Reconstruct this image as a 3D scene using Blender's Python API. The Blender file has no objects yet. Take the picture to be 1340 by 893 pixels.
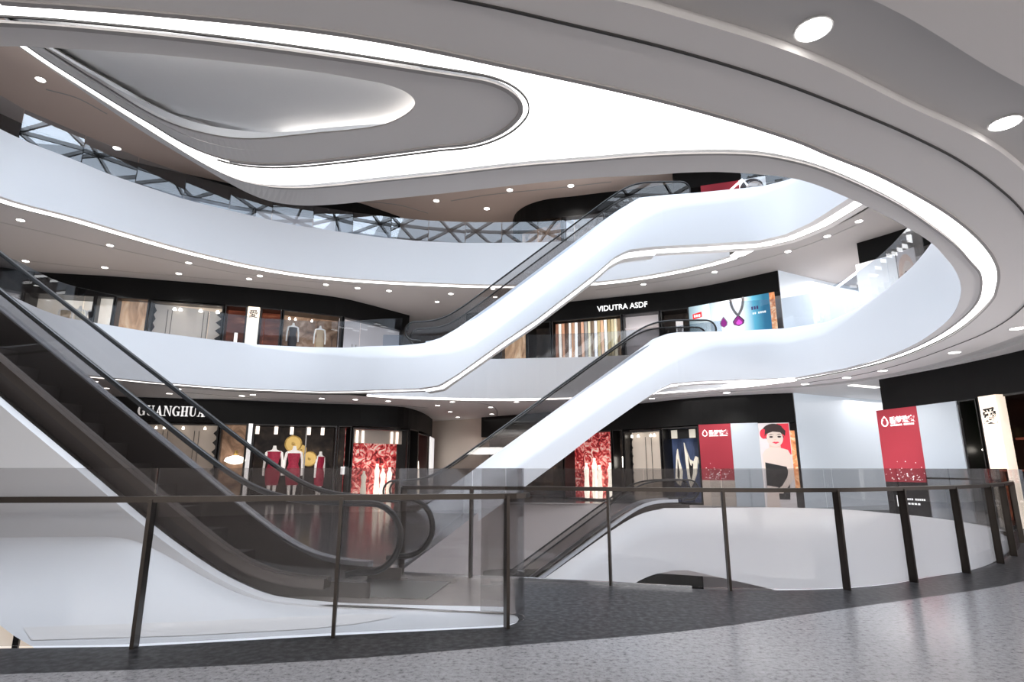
import bpy, bmesh, math, random
from mathutils import Vector, Matrix
from mathutils.geometry import tessellate_polygon
random.seed(7)
SC = bpy.context.scene
COL = SC.collection

# ------------------------------------------------------------------ camera model
F = 760.0
TH = math.atan(168 / 760.0)
CT, ST = math.cos(TH), math.sin(TH)
EZ = 1.3


def ray(x, y):
    a = (x - 670) / F
    b = (446.5 - y) / F
    return (a, CT - b * ST, ST + b * CT)


def at(x, y, z):
    d = ray(x, y)
    t = (z - EZ) / d[2]
    return Vector((d[0] * t, d[1] * t, z))


def atY(x, y, Y):
    d = ray(x, y)
    t = Y / d[1]
    return Vector((d[0] * t, Y, EZ + d[2] * t))


def proj(p):
    h = p[2] - EZ
    zc = p[1] * CT + h * ST
    return (670 + F * p[0] / zc, 446.5 - F * (h * CT - p[1] * ST) / zc)


def interp(c, x):
    if x <= c[0][0]:
        (x0, y0), (x1, y1) = c[0], c[1]
    elif x >= c[-1][0]:
        (x0, y0), (x1, y1) = c[-2], c[-1]
    else:
        for i in range(len(c) - 1):
            if c[i][0] <= x <= c[i + 1][0]:
                (x0, y0), (x1, y1) = c[i], c[i + 1]
                break
    return y0 + (y1 - y0) * (x - x0) / (x1 - x0)


def zfit(X, Y, c, z=5.0):
    """height over the plan point (X, Y) at which an edge traced from the photograph passes"""
    for _ in range(12):
        x, _y = proj((X, Y, z))
        d = ray(x, interp(c, x))
        z = EZ + d[2] / d[1] * Y
    return z


def catmull(pts, n=6, closed=False):
    pts = [Vector(p) for p in pts]
    N = len(pts)
    out = []
    for i in range(N if closed else N - 1):
        if closed:
            p0, p1, p2, p3 = (pts[(i + k - 1) % N] for k in range(4))
        else:
            p1, p2 = pts[i], pts[i + 1]
            p0 = pts[i - 1] if i > 0 else p1 * 2 - p2
            p3 = pts[i + 2] if i + 2 < N else p2 * 2 - p1
        # centripetal parametrisation keeps corners from overshooting
        t1 = max((p1 - p0).length, 1e-6) ** .5
        t2 = t1 + max((p2 - p1).length, 1e-6) ** .5
        t3 = t2 + max((p3 - p2).length, 1e-6) ** .5
        for k in range(n):
            t = t1 + (t2 - t1) * k / n
            a1 = p0 * ((t1 - t) / t1) + p1 * (t / t1)
            a2 = p1 * ((t2 - t) / (t2 - t1)) + p2 * ((t - t1) / (t2 - t1))
            a3 = p2 * ((t3 - t) / (t3 - t2)) + p3 * ((t - t2) / (t3 - t2))
            b1 = a1 * ((t2 - t) / t2) + a2 * (t / t2)
            b2 = a2 * ((t3 - t) / (t3 - t1)) + a3 * ((t - t1) / (t3 - t1))
            out.append(b1 * ((t2 - t) / (t2 - t1)) + b2 * ((t - t1) / (t2 - t1)))
    if not closed:
        out.append(pts[-1])
    return out


def resample(pts, n):
    pts = [Vector(p) for p in pts]
    L = [0.0]
    for a, b in zip(pts, pts[1:]):
        L.append(L[-1] + (b - a).length)
    out = []
    j = 0
    for i in range(n):
        s = L[-1] * i / (n - 1)
        while j < len(pts) - 2 and L[j + 1] < s:
            j += 1
        d = L[j + 1] - L[j]
        out.append(pts[j].lerp(pts[j + 1], 0 if d < 1e-9 else min(1, (s - L[j]) / d)))
    return out


def V2(p):
    return Vector((p[0], p[1]))


def normals2(pts, closed=False):
    """left-hand unit normals of a plan polyline"""
    out = []
    n = len(pts)
    for i in range(n):
        a = pts[(i - 1) % n] if closed or i > 0 else pts[i]
        b = pts[(i + 1) % n] if closed or i < n - 1 else pts[i]
        t = V2(b) - V2(a)
        t.normalize()
        out.append(Vector((-t.y, t.x)))
    return out


def offset2(pts, d, closed=False):
    return [V2(p) + n * d for p, n in zip(pts, normals2(pts, closed))]


# ------------------------------------------------------------------ materials
MATS = {}


def mat(name, col=(.8, .8, .8), rough=.5, metal=0, emit=None, es=0, spec=.5, noise=None, bump=None):
    m = bpy.data.materials.new(name)
    m.use_nodes = True
    nt = m.node_tree
    b = nt.nodes['Principled BSDF']
    b.inputs['Base Color'].default_value = (*col, 1)
    b.inputs['Roughness'].default_value = rough
    b.inputs['Metallic'].default_value = metal
    b.inputs['Specular IOR Level'].default_value = spec
    if emit:
        b.inputs['Emission Color'].default_value = (*emit, 1)
        b.inputs['Emission Strength'].default_value = es
    if noise:
        sc, c2, lo, hi, kind = noise
        tc = nt.nodes.new('ShaderNodeTexCoord')
        tx = nt.nodes.new('ShaderNodeTexNoise' if kind == 'n' else 'ShaderNodeTexVoronoi')
        tx.inputs['Scale'].default_value = sc
        if kind == 'n':
            tx.inputs['Detail'].default_value = 6
        nt.links.new(tc.outputs['Object'], tx.inputs['Vector'])
        cr = nt.nodes.new('ShaderNodeValToRGB')
        cr.color_ramp.elements[0].position = lo
        cr.color_ramp.elements[1].position = hi
        cr.color_ramp.elements[0].color = (*c2, 1)
        cr.color_ramp.elements[1].color = (*col, 1)
        nt.links.new(tx.outputs[0], cr.inputs[0])
        nt.links.new(cr.outputs[0], b.inputs['Base Color'])
    MATS[name] = m
    return m


def glass(name, tint, refl=1.0, rough=0.0):
    m = bpy.data.materials.new(name)
    m.use_nodes = True
    nt = m.node_tree
    nt.nodes.clear()
    o = nt.nodes.new('ShaderNodeOutputMaterial')
    mx = nt.nodes.new('ShaderNodeMixShader')
    tr = nt.nodes.new('ShaderNodeBsdfTransparent')
    gl = nt.nodes.new('ShaderNodeBsdfGlossy')
    fr = nt.nodes.new('ShaderNodeFresnel')
    mu = nt.nodes.new('ShaderNodeMath')
    mu.operation = 'MULTIPLY'
    mu.inputs[1].default_value = refl
    ge = nt.nodes.new('ShaderNodeNewGeometry')
    io = nt.nodes.new('ShaderNodeMapRange')
    io.inputs['To Min'].default_value = 1.5
    io.inputs['To Max'].default_value = 1 / 1.5
    nt.links.new(ge.outputs['Backfacing'], io.inputs['Value'])
    nt.links.new(io.outputs[0], fr.inputs[0])
    tr.inputs[0].default_value = (*tint, 1)
    gl.inputs['Roughness'].default_value = rough
    nt.links.new(fr.outputs[0], mu.inputs[0])
    nt.links.new(mu.outputs[0], mx.inputs[0])
    nt.links.new(tr.outputs[0], mx.inputs[1])
    nt.links.new(gl.outputs[0], mx.inputs[2])
    nt.links.new(mx.outputs[0], o.inputs[0])
    MATS[name] = m
    return m


def speckle(name, base, dark, light, rough, scale, spec=.16):
    """polished terrazzo: a fine mottled ground with darker and lighter chips"""
    m = mat(name, base, rough, spec=spec)
    nt = m.node_tree
    b = nt.nodes['Principled BSDF']
    tc = nt.nodes.new('ShaderNodeTexCoord')
    n1 = nt.nodes.new('ShaderNodeTexNoise')
    n1.inputs['Scale'].default_value = scale
    n1.inputs['Detail'].default_value = 4
    n2 = nt.nodes.new('ShaderNodeTexNoise')
    n2.inputs['Scale'].default_value = scale * 2.7
    n2.inputs['Detail'].default_value = 2
    for n in (n1, n2):
        nt.links.new(tc.outputs['Object'], n.inputs['Vector'])
    r1 = nt.nodes.new('ShaderNodeValToRGB')
    r1.color_ramp.elements[0].position = .30
    r1.color_ramp.elements[0].color = (*dark, 1)
    r1.color_ramp.elements[1].position = .44
    r1.color_ramp.elements[1].color = (*base, 1)
    e = r1.color_ramp.elements.new(.72)
    e.color = (*light, 1)
    nt.links.new(n1.outputs[0], r1.inputs[0])
    r2 = nt.nodes.new('ShaderNodeValToRGB')
    r2.color_ramp.elements[0].position = .34
    r2.color_ramp.elements[0].color = (.55, .55, .55, 1)
    r2.color_ramp.elements[1].position = .42
    r2.color_ramp.elements[1].color = (1, 1, 1, 1)
    nt.links.new(n2.outputs[0], r2.inputs[0])
    mx = nt.nodes.new('ShaderNodeMixRGB')
    mx.blend_type = 'MULTIPLY'
    mx.inputs[0].default_value = .8
    nt.links.new(r1.outputs[0], mx.inputs[1])
    nt.links.new(r2.outputs[0], mx.inputs[2])
    nt.links.new(mx.outputs[0], b.inputs['Base Color'])
    return m


def lit_pattern(name, stops, scale, es, stretch=(1, 1, 1), kind='n', distort=0.0, rough=.6, detail=4):
    """lit shop-window surface: a noise or voronoi pattern run through a colour ramp, also emitted as its lighting"""
    m = bpy.data.materials.new(name)
    m.use_nodes = True
    nt = m.node_tree
    b = nt.nodes['Principled BSDF']
    b.inputs['Roughness'].default_value = rough
    tc = nt.nodes.new('ShaderNodeTexCoord')
    mp = nt.nodes.new('ShaderNodeMapping')
    mp.inputs['Scale'].default_value = stretch
    nt.links.new(tc.outputs['Object'], mp.inputs[0])
    if kind == 'n':
        tx = nt.nodes.new('ShaderNodeTexNoise')
        tx.inputs['Detail'].default_value = detail
        tx.inputs['Distortion'].default_value = distort
    elif kind == 'w':
        tx = nt.nodes.new('ShaderNodeTexWave')
        tx.inputs['Distortion'].default_value = distort
        tx.inputs['Detail'].default_value = detail
    else:
        tx = nt.nodes.new('ShaderNodeTexVoronoi')
    tx.inputs['Scale'].default_value = scale
    nt.links.new(mp.outputs[0], tx.inputs['Vector'])
    cr = nt.nodes.new('ShaderNodeValToRGB')
    el = cr.color_ramp.elements
    el[0].position, el[0].color = stops[0][0], (*stops[0][1], 1)
    el[1].position, el[1].color = stops[-1][0], (*stops[-1][1], 1)
    for p, c in stops[1:-1]:
        e = el.new(p)
        e.color = (*c, 1)
    nt.links.new(tx.outputs[0], cr.inputs[0])
    nt.links.new(cr.outputs[0], b.inputs['Base Color'])
    nt.links.new(cr.outputs[0], b.inputs['Emission Color'])
    b.inputs['Emission Strength'].default_value = es  # glow stands in for the lighting on the shop displays
    MATS[name] = m
    return m


WHITE = mat('white_gloss_panel', (.84, .845, .86), .34)
WHITEU = mat('white_escalator_underside', (.97, .965, .96), .6)
PLAST = mat('soffit_plaster', (.82, .79, .77), .6)
PLASTR = mat('recess_plaster', (.62, .605, .595), .6)  # shade of the recess put into the colour, darker than the soffit
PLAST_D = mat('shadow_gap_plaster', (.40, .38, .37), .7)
TAUPE = mat('gallery_plaster', (.47, .44, .43), .7)
TAUPE2 = mat('upper_gallery_plaster', (.66, .54, .475), .7)
GALF = mat('pale_gallery_floor', (.58, .55, .53), .25)
SEAM = mat('dark_seam', (.04, .037, .035), .6)
STRIP = mat('cove_light_diffuser', (1, 1, 1), .5, emit=(1, .985, .97), es=2.2)
TUBEC = mat('added_tube_glow', (1, 1, 1), .4, emit=(1, .98, .96), es=2.6)  # glow of the added tube, hidden behind the rim
LAMP = mat('downlight_lens', (1, 1, 1), .4, emit=(1, .96, .92), es=6)
RIMW = mat('downlight_rim', (.85, .84, .83), .4)
GRAN_L = speckle('pale_terrazzo', (.25, .243, .25), (.13, .127, .13), (.315, .31, .315), .17, 24)
GRAN_D = speckle('charcoal_terrazzo', (.028, .028, .030), (.014, .014, .015), (.085, .085, .09), .35, 17, .06)
GREYF = mat('polished_grey_floor', (.20, .19, .19), .12, noise=(3, (.16, .15, .15), .3, .7, 'n'))
BROWNF = mat('taupe_landing_tile', (.24, .20, .185), .18, noise=(2.5, (.20, .17, .155), .3, .7, 'n'))
LOWF = mat('pale_lower_floor', (.72, .71, .72), .2)
PINKW = mat('warm_white_wall', (.74, .69, .68), .55)
BLACK = mat('black_sign_band', (.006, .006, .006), .55, spec=.2)
BLACKG = mat('black_shop_interior', (.012, .011, .011), .35)
STEEL = mat('brushed_dark_steel', (.055, .048, .043), .35, metal=1)
STEELB = mat('black_steel', (.03, .028, .027), .35, metal=.6)
CHROME = mat('polished_steel', (.62, .64, .68), .18, metal=1)
STEELM = mat('satin_steel', (.30, .29, .28), .3, metal=1)
RUBBER = mat('black_rubber_handrail', (.012, .012, .012), .35)
STEPM = mat('grooved_step_metal', (.075, .066, .062), .5, metal=.3)
DECKD = mat('bronze_deck', (.16, .135, .12), .35, metal=.8)
SKIRT = mat('dark_skirt_panel', (.11, .096, .09), .42, metal=.3)
DECK = mat('satin_aluminium_deck', (.80, .85, .92), .32, metal=1)
GLASS = glass('clear_rail_glass', (.93, .935, .94), .9)
GLASSB = glass('gallery_glass', (.80, .84, .88), 1.2)
GLASSG = glass('escalator_glass', (.80, .79, .785), 1.0)
GLASSS = glass('side_rail_glass', (.93, .93, .93), .25)
GLASSU = glass('upper_gallery_glass', (.80, .85, .90), 1.5)
GLASSN = glass('near_rail_glass', (.82, .815, .815), 1.1)
FROST = mat('pale_blue_glass_wall', (.66, .73, .80), .25, emit=(.80, .88, .97), es=.26)  # glow put into the material to brighten the passage glass
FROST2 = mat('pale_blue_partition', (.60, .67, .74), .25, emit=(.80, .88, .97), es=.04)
LETTER = mat('white_sign_letters', (.9, .9, .9), .5, emit=(1, 1, 1), es=.8)


# ------------------------------------------------------------------ mesh helpers
class MB:
    def __init__(self):
        self.v = []
        self.f = []

    def add(self, vs, fs):
        o = len(self.v)
        self.v += [tuple(v) for v in vs]
        self.f += [tuple(i + o for i in f) for f in fs]
        return self

    def loft(self, rows, closed=False, flip=False):
        n = len(rows[0])
        vs = [p for r in rows for p in r]
        fs = []
        R = len(rows)
        for i in range(R - 1):
            for j in range(n if closed else n - 1):
                k = (j + 1) % n
                q = (i * n + j, i * n + k, (i + 1) * n + k, (i + 1) * n + j)
                fs.append(q[::-1] if flip else q)
        return self.add(vs, fs)

    def poly(self, pts, holes=()):
        loops = [[Vector((p[0], p[1], p[2] if len(p) > 2 else 0)) for p in l] for l in (pts, *holes)]
        flat = [[Vector((p.x, p.y, 0)) for p in l] for l in loops]
        tris = tessellate_polygon(flat)
        vs = [p for l in loops for p in l]
        fs = []
        for t in tris:
            a, b, c = (vs[i] for i in t)
            up = (b.x - a.x) * (c.y - a.y) - (b.y - a.y) * (c.x - a.x)
            if abs(up) > 1e-9:
                fs.append(tuple(t) if up > 0 else tuple(reversed(t)))
        return self.add(vs, fs)

    def prism(self, outline, off):
        """closed 3D outline (planar) extruded by the vector off"""
        n = len(outline)
        pts = [Vector(p) for p in outline]
        nrm = Vector(off).normalized()
        ax = nrm.orthogonal().normalized()
        ay = nrm.cross(ax)
        tris = tessellate_polygon([[Vector((p.dot(ax), p.dot(ay), 0)) for p in pts]])
        vs = pts + [p + Vector(off) for p in pts]
        fs = [tuple(t) for t in tris] + [tuple(i + n for i in reversed(t)) for t in tris]
        fs += [(i, (i + 1) % n, n + (i + 1) % n, n + i) for i in range(n)]
        return self.add(vs, fs)

    def box(self, c, x, y, z):
        """box centred at c with half-axis vectors x, y, z"""
        c, x, y, z = (Vector(k) for k in (c, x, y, z))
        vs = [c + x * a + y * b + z * d for d in (-1, 1) for b in (-1, 1) for a in (-1, 1)]
        return self.add(vs, [(0, 2, 3, 1), (4, 5, 7, 6), (0, 1, 5, 4), (2, 6, 7, 3), (0, 4, 6, 2), (1, 3, 7, 5)])

    def sweep(self, path, w, h, closed=False, round_=False, side=None):
        """rectangular (or round) section carried along a 3D path; w across, h upwards"""
        path = [Vector(p) for p in path]
        n = len(path)
        rings = []
        for i, p in enumerate(path):
            a = path[(i - 1) % n] if closed or i else p
            b = path[(i + 1) % n] if closed or i < n - 1 else p
            t = (b - a).normalized()
            s = Vector(side) if side is not None else t.cross(Vector((0, 0, 1)))
            if s.length < 1e-4:
                s = Vector((1, 0, 0))
            s.normalize()
            u = s.cross(t).normalized()
            if round_:
                rings.append([p + s * (w / 2 * math.cos(k * math.pi / 4)) + u * (h / 2 * math.sin(k * math.pi / 4)) for k in range(8)])
            else:
                rings.append([p + s * (w / 2 * e) + u * (h / 2 * g) for e, g in ((-1, -1), (1, -1), (1, 1), (-1, 1))])
        if closed:
            rings.append(rings[0])
        self.loft(rings, closed=True)
        if not closed:
            o = len(self.v)
            m = len(rings[0])
            self.add(rings[0], [tuple(range(m))])
            self.add(rings[-1], [tuple(reversed(range(m)))])
        return self

    def lathe(self, prof, c, n=16, axis=None):
        c = Vector(c)
        rows = []
        for r, z in prof:
            ring = []
            for k in range(n):
                a = 2 * math.pi * k / n
                ring.append(c + Vector((r * math.cos(a), r * math.sin(a), z)))
            rows.append(ring)
        self.loft(rows, closed=True)
        self.add(rows[0], [tuple(reversed(range(n)))])
        self.add(rows[-1], [tuple(range(n))])
        return self

    def build(self, name, m, parent=None, smooth=False, sharp=40):
        me = bpy.data.meshes.new(name)
        me.from_pydata(self.v, [], self.f)
        bm = bmesh.new()
        bm.from_mesh(me)
        bmesh.ops.remove_doubles(bm, verts=bm.verts, dist=1e-5)
        bmesh.ops.dissolve_degenerate(bm, edges=bm.edges, dist=1e-6)
        bmesh.ops.recalc_face_normals(bm, faces=bm.faces)
        if smooth:
            for f in bm.faces:
                f.smooth = True
            for e in bm.edges:
                if len(e.link_faces) == 2 and e.calc_face_angle(0) > math.radians(sharp):
                    e.smooth = False
        bm.to_mesh(me)
        bm.free()
        me.materials.append(m)
        o = bpy.data.objects.new(name, me)
        COL.objects.link(o)
        if parent is not None:
            o.parent = parent
            o.matrix_parent_inverse = Matrix.Translation(-Vector(parent.location))
        return o


def tag(o, label=None, cat=None, group=None, kind=None):
    if label:
        o['label'] = label
    if cat:
        o['category'] = cat
    if group:
        o['group'] = group
    if kind:
        o['kind'] = kind
    return o


def thing(name, loc, label, cat, group=None):
    o = bpy.data.objects.new(name, None)
    o.location = loc
    COL.objects.link(o)
    return tag(o, label, cat, group)


def struct(mb, name, m, smooth=False):
    return tag(mb.build(name, m, None, smooth), kind='structure')


def P(pts, z):
    return [at(x, y, z) for x, y in pts]


def plan(pts, z):
    return [V2(at(x, y, z)) for x, y in pts]


def lift(pts, z):
    return [Vector((p[0], p[1], z)) for p in pts]


def text_mesh(body, size, origin, ux, uz, m, name, parent, thick=.02, align='LEFT', width=None, bold=0.0):
    """lettering laid on the vertical plane spanned by ux and uz, standing off towards ux x uz"""
    cu = bpy.data.curves.new('lettering', 'FONT')
    cu.body = body
    cu.size = size
    cu.align_x = align
    cu.extrude = thick / 2
    cu.offset = bold
    tmp = bpy.data.objects.new('lettering_tmp', cu)
    COL.objects.link(tmp)
    dg = bpy.context.evaluated_depsgraph_get()
    me = bpy.data.meshes.new_from_object(tmp.evaluated_get(dg))
    bpy.data.objects.remove(tmp)
    ux, uz = Vector(ux).normalized(), Vector(uz).normalized()
    un = ux.cross(uz)
    sx = 1.0
    if width and len(me.vertices):
        xs = [v.co.x for v in me.vertices]
        w0 = max(xs) - min(xs)
        sx = width / w0
    o = Vector(origin)
    for v in me.vertices:
        v.co = o + ux * (v.co.x * sx) + uz * v.co.y + un * (v.co.z + thick / 2)
    me.materials.clear()
    me.materials.append(m)
    me.name = name
    ob = bpy.data.objects.new(name, me)
    COL.objects.link(ob)
    if parent is not None:
        ob.parent = parent
        ob.matrix_parent_inverse = Matrix.Translation(-Vector(parent.location))
    return ob


# ================================================================== LEVELS
H = 5.2
S1, S2, S3 = 3.94, 9.14, 14.34       # ceilings of the three galleries
T1, T2 = 5.54, 11.14                 # tops of the gallery edges

# ------------------------------------------------------------------ ribbon edges (gallery edge + escalator side in one sweep)
R1_plan = [tuple(p) for p in plan([(-140, 430), (-70, 451), (0, 470), (90, 488.5), (201, 500), (300, 507.5), (400, 511.5)], S1)]
R1_plan = [(-13.2, 8.5), (-13.1, 11.2)] + R1_plan[2:] + [(-5.4, 19.45), (-4.3, 18.95), (-3.3, 18.65), (-2.4, 18.5), (-1.2, 18.5), (1.5, 18.5), (4.0, 18.5), (5.2, 18.65), (7.2, 18.85), (8.5, 18.8), (9.3, 18.3), (9.75, 17.4), (9.98, 16.3), (10.05, 15.0), (9.9, 13.2)]
R1B = [(-300, 395), (0, 470), (90, 488.5), (201, 500), (300, 507.5), (412, 512), (457, 511.8), (480, 510.8), (547, 508.6), (574, 504.6), (598.6, 490), (659, 446.4), (704, 416), (780, 357), (807, 334), (825, 326.5), (858, 322.7), (937, 318.6), (993, 315), (1026, 307.5), (1060, 292), (1080, 279.5), (1110, 260), (1200, 200)]
R1V = [(-300, 310), (0, 399), (33, 406.5), (97, 419), (186, 434), (289, 447.5), (336, 454), (400, 461), (480, 466.6), (547, 465.4), (592, 458.7), (618.8, 451), (648, 430.7), (704, 388), (780, 330), (825, 294), (858, 275), (887, 267.5), (937, 263), (981, 257), (1040, 238), (1100, 209), (1200, 150)]
R1T = [(-300, 309), (0, 398), (33, 405.7), (97, 418), (186.6, 433), (289, 446), (336, 451), (400, 454), (450, 455), (480, 453.2), (525, 452), (554, 449), (576, 442), (596.4, 430.7), (625.5, 410.6), (670, 378), (735, 330), (780, 296), (825, 265), (838, 258), (870, 254.8), (914, 251.5), (970, 246), (995, 243.7), (1026, 236), (1060, 225), (1100, 207), (1200, 149)]

R2_plan = [(-5.2, 18.4), (-3.3, 18.2), (-1.0, 18.1), (2.0, 18.1), (4.4, 18.05), (5.3, 17.9), (6.2, 17.6), (7.13, 17.3), (8.0, 17.02), (8.55, 16.5), (8.92, 15.3), (9.02, 13.98), (8.7, 12.28), (8.14, 10.73), (7.66, 9.74), (6.82, 8.45), (6.17, 7.66), (5.46, 6.93), (4.97, 6.48), (4.28, 5.97), (3.81, 5.64), (3.33, 5.33), (2.88, 5.06), (2.63, 4.95), (2.34, 4.88), (1.76, 4.82), (1.24, 4.88), (0.51, 4.96), (-0.72, 5.25)]
R2B = [(400, 857), (500, 775), (739, 599), (780, 567), (842.7, 523), (865, 508.7), (878.5, 502), (914, 499), (981, 496.5), (1040, 494.5), (1107, 482), (1152, 470), (1196, 451), (1300, 400)]
R2V = [(400, 812), (500, 738), (600, 666), (700, 594), (780, 536.7), (836, 498.6), (880.7, 471.8), (914, 456), (937, 451.5), (1026, 447), (1080, 436), (1125, 407), (1160, 385), (1214, 338), (1300, 280)]
R2T = [(400, 777), (500, 703.5), (562, 658), (641, 599), (780, 498.6), (825, 465), (854, 443.8), (874, 436.5), (887.5, 434.8), (959, 433), (1026, 429.7), (1080, 421.5), (1125, 402), (1179, 372), (1214, 337), (1300, 279)]

R3_plan = [(-6.0, 19.3), (-4.5, 19.2), (-1.0, 19.1), (2.0, 19.1), (4.2, 19.2), (5.5, 19.35), (7.2, 19.55), (8.9, 19.5), (9.9, 19.1), (10.5, 18.4), (10.9, 17.3), (10.98, 16.2), (10.8, 14.5), (10.1, 12.6), (9.08, 11.1), (7.61, 9.5), (6.2, 8.25), (5.07, 7.6), (4.39, 7.2), (3.7, 6.95), (2.97, 6.84), (2.42, 6.86), (1.88, 6.97), (1.24, 7.18), (0.05, 7.48)]


def ribbon(planpts, zt, zv, zb, zdef, n=8, side=1, setk=.62):
    """samples of a gallery edge: list of dicts with plan point, inward normal and the three edge heights.
    zt, zv, zb: functions (X, Y, zguess) -> height"""
    pts = catmull([(*p[:2], 0) for p in planpts], n)
    nr = normals2(pts)
    out = []
    for p, q in zip(pts, nr):
        q = q * side
        b = zb(p.x, p.y)
        v = zv(p.x, p.y)
        t = zt(p.x, p.y)
        if v > t - .02:
            v = t - .02
        sb = (t - v) * setk
        # the top edge lies set back behind the front plane
        Pb = V2(p) + q * sb
        t2 = zt(Pb.x, Pb.y)
        out.append(dict(p=V2(p), n=q, b=b, v=v, t=t2, sb=sb))
    return out


def rib_rows(R, back=True):
    rows = [[], [], [], [], [], [], []]
    for s in R:
        p, n = s['p'], s['n']
        sb, b, v, t = s['sb'], s['b'], s['v'], s['t']

        def pt(o, z):
            q = p + n * o
            return Vector((q.x, q.y, z))
        rows[0].append(pt(sb + .22, t - .03))
        rows[1].append(pt(sb + .04, t))
        rows[2].append(pt(sb * .80, t - (t - v) * .22))
        rows[3].append(pt(sb * .42, t - (t - v) * .60))
        rows[4].append(pt(sb * .12, v + (t - v) * .06))
        rows[5].append(pt(0, v - .16 * (v - b) * min(1, sb / .4)))
        rows[6].append(pt(0, b))
    return rows


def under_rows(R, offs, dz=0.0):
    rows = []
    for o in offs:
        rows.append([Vector((*(s['p'] + s['n'] * o), s['b'] + dz)) for s in R])
    return rows


def cut(R, f):
    return [s for s in R if f(s['p'])]


def idx(R, X, after=0):
    for i in range(after, len(R) - 1):
        if R[i]['p'].x <= X <= R[i + 1]['p'].x:
            return i
    return len(R) - 1


R1 = ribbon(R1_plan, lambda X, Y: zfit(X, Y, R1T, 6), lambda X, Y: zfit(X, Y, R1V, 6), lambda X, Y: zfit(X, Y, R1B, 5), 0)
for s in R1:                                      # beyond the frame on the left: level edge
    if s['p'].y < 14 and s['p'].x < -5:
        s['b'], s['t'] = S1, T1
        s['v'], s['sb'] = T1 - .02, .0
    elif s['p'].x < -9:
        w = min(1, max(0, (s['p'].y - 14) / 2))
        s['b'] = S1 + (s['b'] - S1) * w
        s['t'] = T1 + (s['t'] - T1) * w
        s['v'] = s['t'] - .02
        s['sb'] = 0.0


def f2(curve, flat, lim):
    def g(X, Y):
        z = zfit(X, Y, curve, 5) if Y > 11.5 else flat
        w = min(1, max(0, (Y - 12.5) / 2.5)) if X > 4 else (1 if Y > 12 else 0)
        return flat + (z - flat) * w
    return g


R2 = ribbon(R2_plan, f2(R2T, T1, 0), f2(R2V, T1 - .02, 0), f2(R2B, S1, 0), 0)
R3B = []


def e3z(X, Y):
    """top of the lower escalator's side and of the ground-floor edge it grows out of"""
    if X < 4.9 and Y > 15:
        m = .66
        x0 = 4.25
        k = .35
        return .06 - m * k * math.log(1 + math.exp((x0 - X) / k))
    return .06


R3 = ribbon(R3_plan, e3z, lambda X, Y: e3z(X, Y) - (.62 if Y > 18.5 and X < 8 else max(.02, .62 * max(0, (Y - 17.5)) * .6)), lambda X, Y: e3z(X, Y) - 1.85 - .9 * max(0, min(1, (X - 5.5) / 4)), 0)

# ================================================================== SETTING
# ---- ground floor
near_light = catmull([(*p, 0) for p in [(-26, 3.6), (-9, 3.75), (-5, 3.95)] + [tuple(q) for q in plan([(0, 883), (221, 875), (450, 863), (661, 846), (890, 827), (1105, 797), (1340, 761)], 0)] + [(8.2, 9.0), (10.2, 11.2), (11.8, 13.6), (12.6, 15.6), (12.8, 17.5), (24, 20)]], 6)
struct(MB().poly([(-26, -9, 0)] + [(25.9, -9, 0), (25.9, 20, 0)] + list(reversed(near_light))), 'floor', GRAN_L)

tongue_near = plan([(0, 849), (178, 846.5), (436.5, 832), (661.6, 821), (676, 815.5), (679, 811), (677, 807.5), (671.7, 805)], 0)
TA = math.radians(9)
d4 = Vector((-math.cos(TA), math.sin(TA)))
n4 = Vector((math.sin(TA), math.cos(TA)))
q4 = Vector((-1.0, 5.95))


def e4p(u, v, z):
    q = q4 + d4 * u + n4 * v
    return Vector((q.x, q.y, z))


hole_tongue = [(-12.5, 4.3), (-7, 4.5)] + [tuple(p) for p in tongue_near] + [tuple(q4 + d4 * u) for u in (-.6, .7, 3, 6, 11)] + [(-12.5, 7.8)]
void_pts = [s['p'] + s['n'] * (s['sb'] + (.12 if s['p'].y > 12.6 else 0)) for s in R3 if s['p'].y < 18.5 or s['p'].x > 8.5]
void_pts = [p for p in void_pts if p.x > 0.0]
hole_main = [tuple(p) for p in void_pts if p.x > .04 and not (p.y > 18.9 and p.x < 8.6)] + [(0.05, 7.48), (-1.45, 7.85), (-1.25, 12), (-.95, 20), (-.9, 23.2), (3, 23.0), (6.5, 22.0), (8.9, 20.4)]
far_floor = [tuple(p[:2]) for p in near_light] + [(25.9, 20), (25.9, 39.9), (-26, 39.9)]
struct(MB().poly([(x, y, 0) for x, y in far_floor], [[(x, y, 0) for x, y in hole_tongue], [(x, y, 0) for x, y in hole_main]]), 'floor_border', GRAN_D)
# escalator landing and shop-front floors laid over the border stone
lp = [(0.03, 5.72), (-.97, 5.955), (-2.0, 6.13), (-3.4, 6.4), (-3.6, 8.6), (-1.5, 8.2), (-1.42, 7.86), (0.03, 7.46)]
struct(MB().poly([(x, y, .004) for x, y in lp]), 'floor_landing', BROWNF)
gf = [(-25, 8.8), (-3.6, 8.62), (-1.5, 8.22), (-1.27, 12), (-.97, 20), (-.92, 23.3), (3, 23.1), (6.5, 22.1), (9.0, 20.5), (10.6, 19.4), (24, 22), (24, 39), (-25, 39)]
struct(MB().poly([(x, y, .004) for x, y in gf]), 'floor_gallery', GREYF)
# edge of the ground floor round the voids
back0 = [(-1.42, 7.86), (-1.25, 12), (-.95, 20), (-.9, 23.2), (3, 23.0), (6.5, 22.0), (8.9, 20.4)]
bk = catmull([(x, y, 0) for x, y in back0], 5)
struct(MB().loft([lift(bk, .03), lift(bk, -2.4)]), 'wall_void_back', PINKW)
tn = [Vector((x, y, 0)) for x, y in [(-12.5, 4.3), (-7, 4.5)]] + [Vector((p.x, p.y, 0)) for p in tongue_near]
struct(MB().loft([lift(tn, 0.0), lift(tn, -1.5)]), 'wall_void_near', WHITE)

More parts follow.
